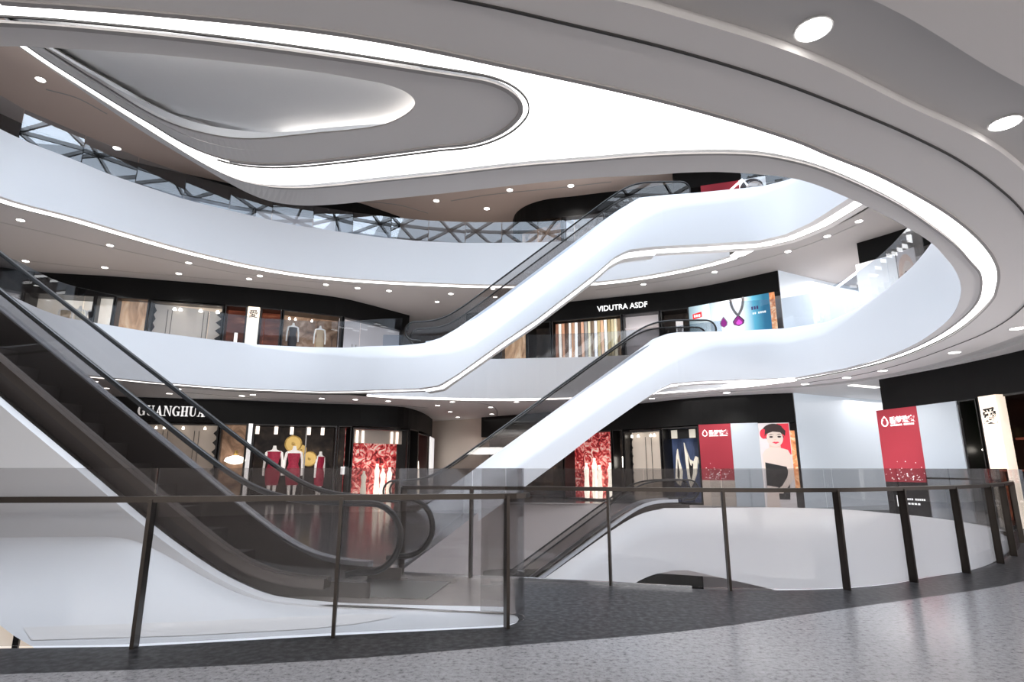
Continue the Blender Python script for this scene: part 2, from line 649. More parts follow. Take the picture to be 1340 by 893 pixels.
# ---- lower floor
struct(MB().poly([(-26, -9, -H), (25.9, -9, -H), (25.9, 39.9, -H), (-26, 39.9, -H)]), 'floor_lower', LOWF)
struct(MB().loft([lift([(-1.6, 26), (12, 24.6), (20, 20)], -1.7), lift([(-1.6, 26), (12, 24.6), (20, 20)], -H)]), 'wall_lower_back', PINKW)

# ---- ceiling over the ground floor (slab of the first gallery)
c2px = [(0, 2), (181, 15), (450, 44), (675, 88), (890, 137), (1040, 182.4), (1085, 201.4), (1140.7, 223.8), (1185.5, 246.2), (1230.3, 272), (1264, 296.6), (1290.7, 323.4), (1304, 345.8), (1306.8, 362), (1304, 378), (1299.7, 390.4), (1279.5, 412.8), (1252.7, 434), (1219, 452), (1174, 470), (1129.5, 482), (1084.8, 491), (1040, 499)]
c1px = [(574, 228.5), (680, 216.5), (742, 211.5), (780, 208.5), (847, 203.4), (914, 200.7), (970, 201), (1004, 204), (1049, 213.4), (1085, 225), (1138.5, 248.4), (1179, 269.7), (1219, 296.6), (1250.4, 321.2), (1270.6, 343.6), (1281.8, 357), (1284, 374.8), (1277.3, 397), (1252.7, 421.8), (1219, 444), (1174, 464.3), (1107, 484), (1040, 496)]
c0px = [(574, 254), (680, 242), (742, 235.5), (780, 232.5), (847, 228.5), (923, 225.3), (959, 225.7), (1004, 229), (1040, 233.9), (1067, 241.7), (1109, 258.5), (1147, 276.4), (1179, 293.2), (1217, 316.7), (1235, 334.6), (1253, 359.2), (1257.6, 381.5), (1248, 410.6), (1230, 428.5), (1196.7, 450.9), (1152, 470), (1107, 482), (1040, 494.5)]
c2 = catmull(P(c2px, S1), 5)
backout = P([(977, 507.0), (915, 511.8), (854, 516.2), (800, 519.8), (706, 524), (637, 524.6), (569, 523.2), (513, 521.2), (480, 519), (457, 517.2), (412, 516.8), (300, 512.3), (201, 504.8), (90, 492.2), (0, 474.2)], S1)
Lout = [Vector((-15.5, 2.6, S1)), Vector((-7, 2.75, S1))] + c2 + backout + [Vector((-13.9, 11.2, S1)), Vector((-14, 8.5, S1)), Vector((-15.5, 7.0, S1))]
# lit stair-lamp recesses: the ceiling has a shallow recessed ring with the downlights
c4px = [(801, 0), (890, 23), (1058, 77), (1192, 141), (1241.5, 160), (1286, 184.6), (1340, 225)]
c5px = [(1091, 0), (1192, 47), (1340, 129)]
ring_in = catmull([Vector((-9, 1.6, 0)), Vector((-3, 2.2, 0))] + [Vector((p.x, p.y, 0)) for p in P([(801, 0), (890, 23), (1058, 77), (1192, 141), (1286, 184.6), (1340, 224)], S1)] + [Vector((7.6, 7.0, 0)), Vector((9.6, 9.8, 0)), Vector((10.6, 13.0, 0)), Vector((10.75, 15.6, 0)), Vector((10.1, 17.8, 0)), Vector((8.6, 19.2, 0)), Vector((5.4, 21.3, 0)), Vector((3.2, 22.4, 0))], 6)
ring_w = [1.0] * len(ring_in)
nrg = normals2(ring_in)
ring_out = []
for p, q in zip(ring_in, nrg):
    w = .50 if p.y < 9 else .46
    r = V2(p) - q * w
    ring_out.append(Vector((r.x, r.y, 0)))
ringpoly = [Vector((p.x, p.y, S1)) for p in ring_in] + [Vector((p.x, p.y, S1)) for p in reversed(ring_out)]
BIG = [(-26, -9), (25.9, -9), (25.9, 39.9), (-26, 39.9)]
struct(MB().poly([(x, y, S1) for x, y in BIG], [Lout, ringpoly]), 'ceiling_ground', PLAST)
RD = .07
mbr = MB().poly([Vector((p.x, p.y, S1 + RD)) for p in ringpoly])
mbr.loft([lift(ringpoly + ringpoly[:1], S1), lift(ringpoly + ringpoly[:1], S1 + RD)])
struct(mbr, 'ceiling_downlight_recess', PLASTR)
# dark expansion seam
seam = catmull([Vector((-6, 1.9, 0)), Vector((-2.4, 2.35, 0))] + [Vector((p.x, p.y, 0)) for p in P([(606, 0), (748, 32), (890, 67), (1020, 107), (1154, 160), (1208, 184.6), (1252.7, 208), (1297.5, 238.4), (1340, 278.6)], S1)] + [Vector((6.9, 7.1, 0)), Vector((8.46, 9.25, 0)), Vector((9.3, 11.0, 0)), Vector((9.69, 12.61, 0)), Vector((9.98, 14.6, 0)), Vector((9.9, 16.32, 0)), Vector((9.2, 17.9, 0))], 6)
struct(MB().sweep(lift(seam, S1 - .004), .018, .012), 'trim_ceiling_seam', SEAM)


# upper escalator of the near side rises out of the ceiling to the upper left
def e5lift(p):
    s = (V2(p) - Vector((-1.78, 5.44))).dot(d4)
    return .685 * .3 * math.log(1 + math.exp(min(40, (s - .84) / .3))) - .685 * .3 * math.log(1 + math.exp(-.84 / .3 - 2)) if s > -.6 else 0.0


def at5(x, y):
    z = S1
    for _ in range(25):
        p = at(x, y, z)
        z = .5 * z + .5 * (S1 + e5lift(p))
    return Vector((p.x, p.y, z))


c1n = catmull(P(c1px, S1), 5)
c0n = catmull(P(c0px, S1), 5)
e5_c0 = [at5(x, y) for x, y in [(20, 63), (60, 90), (110, 123.5), (168, 163), (220, 194), (269, 222), (300, 240), (325, 253), (350, 262.5), (380, 268), (405, 269.3), (440, 267.5), (500, 261.5), (574, 254)]]
e5_c1 = [at5(x, y) for x, y in [(22, 62), (60, 87.5), (110, 118), (168, 153.5), (220, 186), (262, 211.5), (290, 226), (318, 237), (352, 243.7), (385, 245.5), (405, 245), (440, 242.3), (500, 236), (574, 228.5)]]
t1low = [at5(x, y) for x, y in [(34, 61), (60, 79), (110, 110), (168, 145), (200, 163.5), (232, 183), (262, 197.5), (300, 209.5), (340, 214.3), (385, 213.6), (420, 210.5), (460, 206), (520, 198.5), (574, 191.5)]]
t1tip = P([(574, 191.5), (610, 188), (634, 182), (656, 172), (670, 161.5), (680, 149), (681.5, 141), (679, 132), (670, 122), (656, 113.5), (636, 106.5), (612, 102)], S1)
t1up = P([(612, 102), (560, 94), (450, 77), (300, 57), (150, 41), (0, 30)], S1) + [Vector((-7, 2.98, S1)), Vector((-15.5, 2.8, S1))]
t1 = catmull(list(reversed(t1low[::-1])), 4) + catmull(t1tip, 4)[1:] + catmull(t1up, 4)[1:]
t2low = [at5(x, y) for x, y in [(56, 63), (100, 91), (140, 115.5), (180, 140.5), (205, 154), (235, 166.5), (275, 177), (310, 182), (345, 182), (380, 178.5), (420, 174.5), (450, 172), (480, 168.5), (500, 165)]]
t2tip = P([(500, 165), (515, 159.5), (530, 151.5), (540, 143), (543, 136), (541, 129), (533, 122), (520, 115.5), (500, 109)], S1)
t2up = P([(500, 109), (475, 103.5), (450, 99), (330, 84), (200, 71), (120, 65.5), (56, 62), (0, 60)], S1) + [Vector((-7, 3.35, S1)), Vector((-15.5, 3.2, S1))]
t2 = catmull(t2low, 4) + catmull(t2tip, 4)[1:] + catmull(t2up, 4)[1:]
assert len(t1low) == len(e5_c1) == len(e5_c0) == 14
UPZ = .035
# wide glowing ceiling: flat part over the walkway
k0 = len(c1n)
wide = [Vector((-15.5, 2.6, S1 + UPZ)), Vector((-7, 2.75, S1 + UPZ))] + [p + Vector((0, 0, UPZ)) for p in c2] + [p + Vector((0, 0, UPZ)) for p in reversed(c1n)]
t1s = catmull(t1tip, 4) + catmull(t1up, 4)[1:]
wide += [p + Vector((0, 0, UPZ)) for p in t1s]
strip_t = thing('cove_light', (1.5, 4.5, S1), 'wide glowing white cove light sweeping round the ceiling overhead', 'light')
mbw = MB().poly(wide)
mbw.build('diffuser', STRIP, strip_t)
MB().loft([[p + Vector((0, 0, UPZ * max(0, 1 - e5lift(p) * 8) + .001)) for p in catmull(e5_c1, 4)], [p + Vector((0, 0, UPZ * max(0, 1 - e5lift(p) * 8) + .001)) for p in catmull(t1low, 4)]]).build('diffuser', STRIP, strip_t)


def groove(line, name, w=.03, m=PLAST_D, dz=-.006):
    return MB().sweep([p + Vector((0, 0, dz)) for p in line], w, .014).build(name, m, strip_t)


groove(c2, 'shadow_gap', .035)
groove(catmull(e5_c1, 4)[32:-1] + c1n, 'shadow_gap', .028)
groove(catmull(e5_c1, 4)[:33], 'shadow_gap', .014, dz=0)
groove(t1[28:], 'shadow_gap', .035)
groove(t1[:29], 'shadow_gap', .014, dz=0)
groove([Vector((*q, p.z)) for q, p in zip(offset2(t1, .06), t1)][26:], 'shadow_gap', .010, SEAM, dz=-.004)
# grey lip between light and void
lipA = catmull(e5_c0, 4)[:-1] + c0n
lipB = catmull(e5_c1, 4)[:-1] + c1n
struct(MB().loft([lipA, lipB]), 'ceiling_void_lip', PLAST)
# grey tongue round the upper escalator
struct(MB().loft([resample(catmull(t1low, 4), 60), resample(catmull(t2low, 4), 60)]), 'ceiling_tongue_rise', PLAST)
a = resample(catmull(t1tip, 4), 60)
b = resample(catmull(t2tip, 4), 60)
a2 = resample(catmull(t1up, 4), 40)
b2 = resample(catmull(t2up, 4), 40)
struct(MB().loft([a + a2[1:], b + b2[1:]]), 'ceiling_tongue', PLAST)

# cove over the opening in the tongue: wider than the opening, added with an unseen tube to brighten the underside
CV = .09
cvo = [min(.30, .45 * min((V2(p) - V2(q)).length for q in t1)) for p in t2]
nlow = len(catmull(t2low, 4))
fade = [max(.04, 1 - 1.6 * e5lift(p)) if i < nlow else 1.0 for i, p in enumerate(t2)]
cvo = [o_ * f_ for o_, f_ in zip(cvo, fade)]
cvo = [sum(cvo[max(0, i - 4):i + 5]) / len(cvo[max(0, i - 4):i + 5]) for i in range(len(cvo))]
cov = [Vector((p.x + n_.x * o_, p.y + n_.y * o_, p.z)) for p, n_, o_ in zip(t2, normals2(t2), cvo)]
for i in range(nlow):
    cov[i].z = S1 + e5lift(cov[i]) if i < nlow - 8 else cov[i].z
struct(MB().loft([cov, [p + Vector((0, 0, CV * f_ + .01)) for p, f_ in zip(cov, fade)]]), 'wall_added_cove', WHITEU)
struct(MB().loft([[p + Vector((0, 0, .012)) for p in t2], [p + Vector((0, 0, .012)) for p in cov]]), 'trim_added_cove_shelf', PLAST)
tube = [Vector((p.x + n_.x * o_ * .6, p.y + n_.y * o_ * .6, p.z + .04)) for p, n_, o_ in zip(t2, normals2(t2), cvo)]
struct(MB().sweep(tube[34:-8], .022, .022, round_=True), 'trim_added_fill_tube', TUBEC)  # added glowing tube, out of sight, lights the escalator underside

# underside of the near upper escalator seen through the opening
rows = []
lowc = catmull(t2low, 4) + catmull(t2tip, 4)[1:20]
upc = list(reversed(catmull(t2up, 4))) + [catmull(t2tip, 4)[-1]]
lowr = resample(lowc, 50)
upr = resample(upc, 50)
e5 = thing('escalator', (-4, 6, S1), 'white underside of an escalator climbing away above the grey ceiling tongue', 'escalator')
for k in range(11):
    w = -.12 + 1.24 * k / 10
    row = []
    for a_, b_ in zip(lowr, upr):
        b0 = Vector((b_.x, b_.y, a_.z))
        dd = (b0 - a_)
        fl = max(.04, 1 - 1.6 * e5lift(a_))
        ext = dd.normalized() * .22 if dd.length > .01 else Vector((.22, 0, 0))
        s_ = (a_ - ext * fl).lerp(b0 + ext, k / 10)
        row.append(Vector((s_.x, s_.y, S1 + .012 + CV * (fl + (1 - fl) * k / 10) + e5lift(s_))))
    rows.append(row)
last = [Vector((r_[-1].x + .3, r_[-1].y, r_[-1].z)) for r_ in rows]
rows = [r_ + [l_] for r_, l_ in zip(rows, last)]
MB().loft(rows).build('soffit', WHITEU, e5, True)
ed = catmull(e5_c0, 4)
MB().loft([[p + Vector((0, 0, 1.6)) for p in ed], ed]).build('side_cladding', WHITE, e5, True)
for vv in (.35, 1.45):
    hp = [Vector((*(V2(p) - n4 * vv * -0.0 - n4 * 0), p.z)) for p in ed]
    hp = [Vector((p.x - n4.x * vv, p.y - n4.y * vv, p.z + 2.35)) for p in ed]
    MB().sweep(hp, .07, .06, round_=True).build('handrail', RUBBER, e5, True)
    MB().loft([[p - Vector((0, 0, .04)) for p in hp], [p - Vector((0, 0, .85)) for p in hp]]).build('balustrade', GLASSG, e5)

# edge of the first gallery behind the escalator slot
b1 = catmull(P([(480, 517), (513.6, 518.5), (569, 520.5), (637, 522), (706, 521.5), (800, 518), (865, 513.5), (930, 509), (970, 505.5), (977, 504.5)], S1), 4)
b1top = []
B1T = [(480, 470), (560, 470.5), (648, 470), (780, 467), (860, 463), (977, 452)]
for p in b1:
    b1top.append(Vector((p.x, p.y, zfit(p.x, p.y, B1T, 5))))
struct(MB().loft([b1top, b1]), 'wall_gallery_slot', WHITE)
bo = catmull(P([(480, 519), (513, 521.2), (569, 523.2), (637, 524.6), (706, 524), (800, 519.8), (854, 516.2), (915, 511.8), (965, 507.8), (977, 507.0)], S1), 4)
slot_t = thing('cove_light', (1, 22, S1), 'thin white cove light along the slot edge under the VIDUTRA ASDF gallery', 'light')
MB().loft([resample(b1, 50), resample(bo, 50)]).build('diffuser', STRIP, slot_t)

# gallery edges: left sweep, right sweep
i1 = idx(R1, -3.0)
i2 = idx(R1, 5.3, i1)
rows = rib_rows(R1)


def seg(rows, a, b):
    return [r[a:b + 1] for r in rows]


struct(MB().loft(seg(rows, 0, i1)), 'wall_gallery_left', WHITE, True)
struct(MB().loft(seg(rows, i2, len(R1) - 1)), 'wall_upper_gallery_right', WHITE, True)
j2 = idx(R2, 5.3)
rows2 = rib_rows(R2)
struct(MB().loft(seg(rows2, j2, len(R2) - 1)), 'wall_gallery_right', WHITE, True)
kk = [i for i, s in enumerate(R3) if s['p'].x > 4.7][0]
rows3 = rib_rows(R3)
kn = [i for i, s in enumerate(R3) if s['p'].x > 8 and s['p'].y > 12.6][-1]
struct(MB().loft(seg(rows3, kk, kn)), 'wall_void_right', WHITE, True)
nv = [s['p'] for s in R3[kn:]]
struct(MB().loft([lift(nv, -.004), lift(nv, -1.6)]), 'wall_void_front', WHITE)


def under(R, a, b, name, offs=(0, .28, .8, 1.05), dz=-.0):
    r = under_rows(R[a:b + 1], offs)
    lift_ = [[p + Vector((0, 0, .03)) for p in q] for q in (r[1], r[2])]
    lbl, cat = name
    t = thing('cove_light', tuple(r[1][len(r[1]) // 2]), lbl, cat)
    MB().loft(lift_).build('diffuser', STRIP, t)
    MB().loft([r[0], r[1]]).build('lip', PLAST, t)
    if len(offs) > 3:
        MB().loft([[p + Vector((0, 0, .01)) for p in r[2]], [p + Vector((0, 0, .01)) for p in r[3]]]).build('lip', PLAST, t)
    return t


under(R1, 0, i1, ('slim white cove light under the left edge of the first gallery', 'light'), (0, .24, .70, .95))
under(R1, i2, len(R1) - 1, ('white cove light under the upper right gallery edge past the escalator head', 'light'), (0, .3, .75, 1.0))
jr = [i for i, s in enumerate(R2) if s['p'].x > 7.9 and s['p'].y > 15][0]
under(R2, j2, jr, ('white cove light under the lower escalator head on the right', 'light'), (0, .22, .72, 1.0))

# slabs: gallery floors
H1loop = [(-14.2, 2.6), (-7, 2.75)] + [tuple(p[:2]) for p in c2] + [tuple(p[:2]) for p in backout] + [(-13.9, 11.2), (-14.2, 8.5)]
struct(MB().poly([(x, y, H) for x, y in BIG], [[(x, y, H) for x, y in H1loop]]), 'floor_first_gallery', GALF)

# ---- second gallery
b2px = [(-60, 238), (0, 257), (100, 284.5), (170, 305.5), (240, 325.5), (284.8, 336.7), (329.5, 346.8), (396.7, 358), (464, 364.7), (540, 369), (614, 372), (641, 372.5), (700, 372.5), (782, 368.5), (825, 363.5), (870, 356), (925, 344), (955, 335)]
b2 = [Vector((-14.8, 10, S2)), Vector((-15.3, 13, S2))] + P(b2px, S2)[1:]
b2 = catmull(b2, 5)
B2T = [(-200, 98), (-60, 150), (0, 174.6), (50, 195), (100, 213), (168, 236.7), (240, 260.5), (285, 271.8), (340.7, 285), (385, 294.6), (441.5, 303), (486, 309.4), (540, 315), (600, 318), (660, 318), (720, 317), (780, 313), (860, 305), (960, 285)]
b2t = []
for p in b2:
    z = zfit(p.x, p.y, B2T, 10) if p.y > 15 else T2
    w = min(1, max(0, (p.y - 15.7) / 2.0))
    b2t.append(Vector((p.x, p.y, T2 + (z - T2) * w)))
struct(MB().loft([b2t, [p + Vector((0, 0, -.0)) for p in b2]]), 'wall_upper_gallery_left', WHITE, True)
mb = MB()
nb2 = normals2(b2)


def b2off(d, z=S2):
    return [Vector((p.x + q.x * d, p.y + q.y * d, z)) for p, q in zip(b2, nb2)]


t = thing('cove_light', tuple(b2[30]), 'long thin white cove light under the curved upper left gallery edge', 'light')
MB().loft([b2off(0), b2off(.20)]).build('lip', PLAST, t)
MB().loft([b2off(.20, S2 + .02), b2off(.55, S2 + .02)]).build('diffuser', STRIP, t)
r1r = [Vector((*(s['p'] + s['n'] * 1.0), S2)) for s in R1[i2 + 14:]]
L2 = b2off(.55) + [Vector((8.9, 20.0, S2))] + r1r + [Vector((9.6, 11.5, S2)), Vector((7.5, 8.3, S2)), Vector((3.5, 6.2, S2)), Vector((-2, 5.6, S2)), Vector((-9, 4.2, S2)), Vector((-15, 5.0, S2))]
struct(MB().poly([(x, y, S2) for x, y in BIG], [L2]), 'ceiling_first_gallery', TAUPE)
struct(MB().poly([(x, y, 2 * H) for x, y in BIG], [[(p.x, p.y, 2 * H) for p in L2]]), 'floor_second_gallery', GALF)
nearL2 = [Vector((9.6, 11.5, S2)), Vector((7.5, 8.3, S2)), Vector((3.5, 6.2, S2)), Vector((-2, 5.6, S2)), Vector((-9, 4.2, S2)), Vector((-15, 5.0, S2))]
struct(MB().loft([[p + Vector((0, 0, 2)) for p in nearL2], nearL2]), 'wall_upper_gallery_near', WHITE)

# ---- top ceiling with the skylight opening
sky = [(-13.0, 2.0), (9.5, 2.0), (12, 5), (12.5, 12), (10.5, 18), (6, 20.6), (-1, 20.6), (-6.5, 17.5), (-10, 14.2), (-13.5, 11), (-14, 5)]
skyc = catmull([(x, y, S3) for x, y in sky], 5, closed=True)
struct(MB().poly([(x, y, S3) for x, y in BIG], [skyc]), 'ceiling_top', TAUPE2)
sl = skyc + skyc[:1]
struct(MB().loft([lift(sl, S3), lift(sl, 17.2)]), 'wall_skylight', WHITE)
# triangulated steel lattice of the skylight
mb = MB()
sp = 2.6
for r in range(0, 9):
    for c in range(-8, 7):
        x = c * sp + (r % 2) * sp / 2 - 1
        y = 2.0 + r * sp * .92
        p = Vector((x, y, 17.0))
        for dx, dy in ((sp, 0), (sp / 2, sp * .92), (-sp / 2, sp * .92)):
            q = Vector((x + dx, y + dy, 17.0))
            mb.box((p + q) / 2, (q - p) / 2, (q - p).cross(Vector((0, 0, 1))).normalized() * .05, (0, 0, .10))
struct(mb, 'window_skylight_lattice', STEELM)

# light pools where the cove lights of ribbon and slab edge run together
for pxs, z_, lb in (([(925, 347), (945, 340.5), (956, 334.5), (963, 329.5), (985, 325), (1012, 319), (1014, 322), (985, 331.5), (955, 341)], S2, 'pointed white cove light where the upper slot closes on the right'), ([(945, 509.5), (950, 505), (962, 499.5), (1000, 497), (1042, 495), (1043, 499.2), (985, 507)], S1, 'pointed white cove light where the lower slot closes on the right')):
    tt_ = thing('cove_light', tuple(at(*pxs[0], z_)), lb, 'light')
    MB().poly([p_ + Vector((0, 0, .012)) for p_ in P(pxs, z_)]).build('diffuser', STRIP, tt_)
# dark plaster strips put in for groove shadows along the gallery ceilings
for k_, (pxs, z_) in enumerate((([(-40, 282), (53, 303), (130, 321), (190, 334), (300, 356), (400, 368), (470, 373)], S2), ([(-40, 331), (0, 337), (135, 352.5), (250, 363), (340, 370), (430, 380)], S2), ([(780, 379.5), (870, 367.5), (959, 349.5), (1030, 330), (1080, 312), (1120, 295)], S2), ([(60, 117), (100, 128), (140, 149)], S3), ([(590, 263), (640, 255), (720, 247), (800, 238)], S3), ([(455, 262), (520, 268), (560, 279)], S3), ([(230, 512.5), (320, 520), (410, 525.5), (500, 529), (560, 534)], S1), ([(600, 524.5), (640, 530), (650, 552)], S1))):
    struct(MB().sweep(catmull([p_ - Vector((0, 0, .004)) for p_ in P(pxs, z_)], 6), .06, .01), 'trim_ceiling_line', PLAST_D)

# ---- outer walls
for nm, pts in (('wall_back', [(-26, 39.9), (25.9, 39.9)]), ('wall_left', [(-26, -9), (-26, 39.9)]), ('wall_right', [(25.9, -9), (25.9, 39.9)]), ('wall_near', [(-26, -9), (25.9, -9)])):
    struct(MB().loft([lift(pts, -H), lift(pts, 17.2)]), nm, PINKW)

# ================================================================== ESCALATORS
def softplus(x, k):
    t = x / k
    return k * (t if t > 30 else math.log(1 + math.exp(t)))


def floorfn(xl, m, rise, z0, k=.28):
    xu = xl + rise / m
    return lambda u: z0 + m * (softplus(u - xl, k) - softplus(u - xu, k))


def escalator(O, d, n, f, u0, u1, v1, v2, label, loc, hh=.95, base=.12, r=.32, low_newel=True, high_newel=True, gm=None, hr=.075, plates=0, drop=.12, neardeck=None):
    gm = gm or GLASSG
    t = thing('escalator', loc, label, 'escalator', )

    def pt(u, v, z):
        q = O + d * u + n * v
        return Vector((q.x, q.y, z))
    N = 70
    us = [u0 + (u1 - u0) * i / N for i in range(N + 1)]
    top = [(u, f(u) + hh) for u in us]
    arc0 = [(u0 - r * math.sin(a), f(u0) + hh - r + r * math.cos(a)) for a in [math.pi * k / 12 for k in range(1, 13)]]
    arc1 = [(u1 + r * math.sin(a), f(u1) + hh - r + r * math.cos(a)) for a in [math.pi * k / 12 for k in range(1, 13)]]
    line = (list(reversed(arc0)) if low_newel else []) + top + (arc1 if high_newel else [])
    if low_newel:
        line = [(u0 + .22, f(u0) + hh - 2 * r - .03), (u0 + .10, f(u0) + hh - 2 * r)] + line
    if high_newel:
        line = line + [(u1 - .10, f(u1) + hh - 2 * r), (u1 - .22, f(u1) + hh - 2 * r - .03)]
    off = n.normalized()
    for v in (v1, v2):
        gv = [(u, f(u) + hh - .03) for u in us]
        low = [(u, f(u) + base) for u in us]
        rows = []
        for s in (-.006, .006):
            A = [pt(u, v + s, z) for u, z in low]
            B = [pt(u, v + s, z) for u, z in gv]
            rows.append((A, B))
        g = MB()
        g.loft([rows[0][0], rows[0][1], rows[1][1], rows[1][0]])
        if low_newel:
            o = [(u0, f(u0) + hh - .03)] + [(a, b) for a, b in arc0] + [(u0, f(u0) + base)]
            g.prism([pt(a, v - .006, b) for a, b in o], (n.x * .012, n.y * .012, 0))
        if high_newel:
            o = [(u1, f(u1) + hh - .03)] + [(a, b) for a, b in arc1] + [(u1, f(u1) + base)]
            g.prism([pt(a, v - .006, b) for a, b in o], (n.x * .012, n.y * .012, 0))
        g.build('balustrade_glass', gm, t)
        MB().sweep([pt(u, v, z) for u, z in line], hr, hr * .8, round_=True, side=(n.x, n.y, 0)).build('handrail', RUBBER, t, True)
        MB().sweep([pt(u, v, f(u) + base - .02) for u in us[3:-3]], .16, .10, side=(n.x, n.y, 0)).build('deck', neardeck if v == v1 and neardeck else DECK, t)
        MB().sweep([pt(u, v + (.10 if v == v1 else -.10), f(u) - .10) for u in us], .02, .5, side=(n.x, n.y, 0)).build('skirt', SKIRT, t)
    # steps
    prof = []
    u = u0 + .3
    st = .4
    rows_a, rows_b = [], []
    while u < u1 - .3:
        z = f(u + st / 2) - drop
        for q in (u, u + st):
            rows_a.append(pt(q, v1 + .1, z))
            rows_b.append(pt(q, v2 - .1, z))
        u += st
    MB().loft([rows_a, rows_b]).build('step_band', STEPM, t)
    und_a = [pt(u, v1 - .02, f(u) - .55) for u in us]
    und_b = [pt(u, v2 + .12, f(u) - .55) for u in us]
    MB().loft([und_a, und_b]).build('truss_soffit', WHITE, t)
    for uu, z in ((u0 - .1, f(u0) - .004), (u1 + .1, f(u1) - .004))[:plates]:
        MB().box(pt(uu, (v1 + v2) / 2, z + .01), d.to_3d() * .5, n.to_3d() * ((v2 - v1) / 2 - .1), (0, 0, .01)).build('landing_plate', STEELM, t)
    return t, pt


def side_cladding(t, R, a, b, dz=0):
    rows = rib_rows(R[a:b + 1])
    MB().loft(rows).build('side_cladding', WHITE, t, True)
    r = under_rows(R[a:b + 1], (0, .32, .95, 1.3))
    MB().loft([r[0], r[1]]).build('light_lip', PLAST, t)
    MB().loft([r[2], r[3]]).build('light_lip', PLAST, t)
    MB().loft([[p + Vector((0, 0, .03)) for p in r[1]], [p + Vector((0, 0, .03)) for p in r[2]]]).build('light_strip', STRIP, t)
    rb = [[Vector((*(s['p'] + s['n'] * 1.75), s['t'])) for s in R[a:b + 1]], [Vector((*(s['p'] + s['n'] * 1.75), s['b'] + .1)) for s in R[a:b + 1]]]
    MB().loft(rb).build('back_cladding', WHITE, t)


DX, DN = Vector((1, 0)), Vector((0, 1))
f1 = floorfn(-2.36, .785, H, H)
e1, _ = escalator(Vector((0, 18.5)), DX, DN, f1, -3.3, 6.05, .62, 1.62, 'white-clad escalator rising between the first and second gallery in the middle of the atrium', (0, 19, H), base=.24, hh=.98)
side_cladding(e1, R1, i1, i2)
f2_ = floorfn(-2.6, .72, H, 0)
e2, _ = escalator(Vector((0, 18.1)), DX, DN, f2_, -3.7, 6.45, .62, 1.62, 'white-clad escalator rising from the ground floor to the first gallery, below the upper white one', (0, 18.6, 0), base=.24)
side_cladding(e2, R2, 0, j2)
f3 = floorfn(-3.2, .68, H, -H)
A3 = math.radians(3.5)
e3, _ = escalator(Vector((0, 19.1)), Vector((math.cos(A3), math.sin(A3))), Vector((-math.sin(A3), math.cos(A3))), f3, -4.2, 6.0, .62, 1.62, 'escalator coming up from the lower floor behind the right glass railing', (0, 19.6, -H), base=.3)
rows3 = rib_rows(R3[:kk + 1])
MB().loft(rows3).build('side_cladding', WHITE, e3, True)

f4 = floorfn(1.75, .66, H, 0, .25)
e4, p4 = escalator(q4, d4, n4, f4, .53, 10.5, .28, 1.42, 'large near escalator climbing to the upper left with black handrails and dark steps', (-1, 6, 0), base=.17, r=.34, high_newel=True, hr=.085, plates=1, drop=.26, neardeck=DECKD)
# near side of the big escalator: pale trim, grey side, flared white base added so the lower part reads lighter
trim_px = [(660, 801), (440, 795), (395, 791), (350, 785), (315, 772), (280, 754), (235, 724), (190, 690), (100, 614), (0, 530), (-90, 452)]


def onp4(x, y, v=0.0):
    dd = ray(x, y)
    q0 = q4 + n4 * v
    tt = q0.dot(n4) / (dd[0] * n4.x + dd[1] * n4.y)
    return Vector((dd[0] * tt, dd[1] * tt, EZ + dd[2] * tt))


trim = resample(catmull([onp4(x, y) for x, y in trim_px], 5), 60)
bpx = [(660, 802.5), (440, 797), (395, 793.5), (350, 788), (310, 776), (270, 757), (220, 728), (180, 709), (150, 703.5), (100, 703), (0, 704), (-103, 705)]
bedge = resample(catmull([onp4(x, y) for x, y in bpx], 5), 60)
# grey side wall
fine = []
for k in range(60):
    a_ = trim[k]
    fine.append(a_)
MB().loft([[p + Vector((n4.x * .10, n4.y * .10, .02)) for p in trim], trim]).build('side_trim', WHITE, e4)
mbs = MB()
w4 = lambda p: (V2(p) - q4).dot(d4)
# wall polygon between the trim and the lower fold, in the escalator's own upright plane
n_ = 60
bb = []
bu = [(w4(p), p.z) for p in bedge]
for p in trim:
    u = w4(p)
    z = None
    for (ua, za), (ub, zb) in zip(bu, bu[1:]):
        if min(ua, ub) <= u <= max(ua, ub) + 1e-9:
            z = za + (zb - za) * (u - ua) / (ub - ua + 1e-9)
            break
    if z is None:
        z = bu[-1][1] if u > bu[-1][0] else bu[0][1]
    bb.append(e4p(u, 0, min(z, p.z - .01)))
mbs.loft([trim, bb])
mbs.build('side_wall', WHITE, e4, False)
# deck between the trim and the balustrade
MB().loft([[e4p(w4(p), .26, p.z - .03) for p in trim], [p + Vector((n4.x * .10, n4.y * .10, .02)) for p in trim]]).build('side_deck', STEELM, e4)
outer = P([(661.6, 821), (436.5, 832), (178, 846.5), (45, 848)], -.01)
outer = resample([P([(664, 805)], -.01)[0]] + outer[:1] + outer[1:], 60)
outer = resample(P([(668, 820.5), (661.6, 821), (436.5, 832), (178, 846.5), (46, 849)], -.01), 60)
rows = []
for k in range(9):
    w = k / 8
    row = []
    for a_, b_ in zip(bedge, outer):
        q = a_.lerp(b_, w)
        q.z = b_.z + (a_.z - b_.z) * (1 - w) ** 1.6
        row.append(q)
    rows.append(row)
MB().loft(rows).build('flared_base', WHITE, e4, True)
tip = P([(660, 802.5), (671.7, 805), (677, 807.5), (679, 811), (676, 815.5), (668, 820.5)], -.005)
MB().poly(tip).build('base_tip', WHITE, e4)
from mathutils.bvhtree import BVHTree
flat = [p for r in rows for p in r]
nn = len(rows[0])
bv = BVHTree.FromPolygons([tuple(p) for p in flat], [(i * nn + j, i * nn + j + 1, (i + 1) * nn + j + 1, (i + 1) * nn + j) for i in range(8) for j in range(nn - 1)])


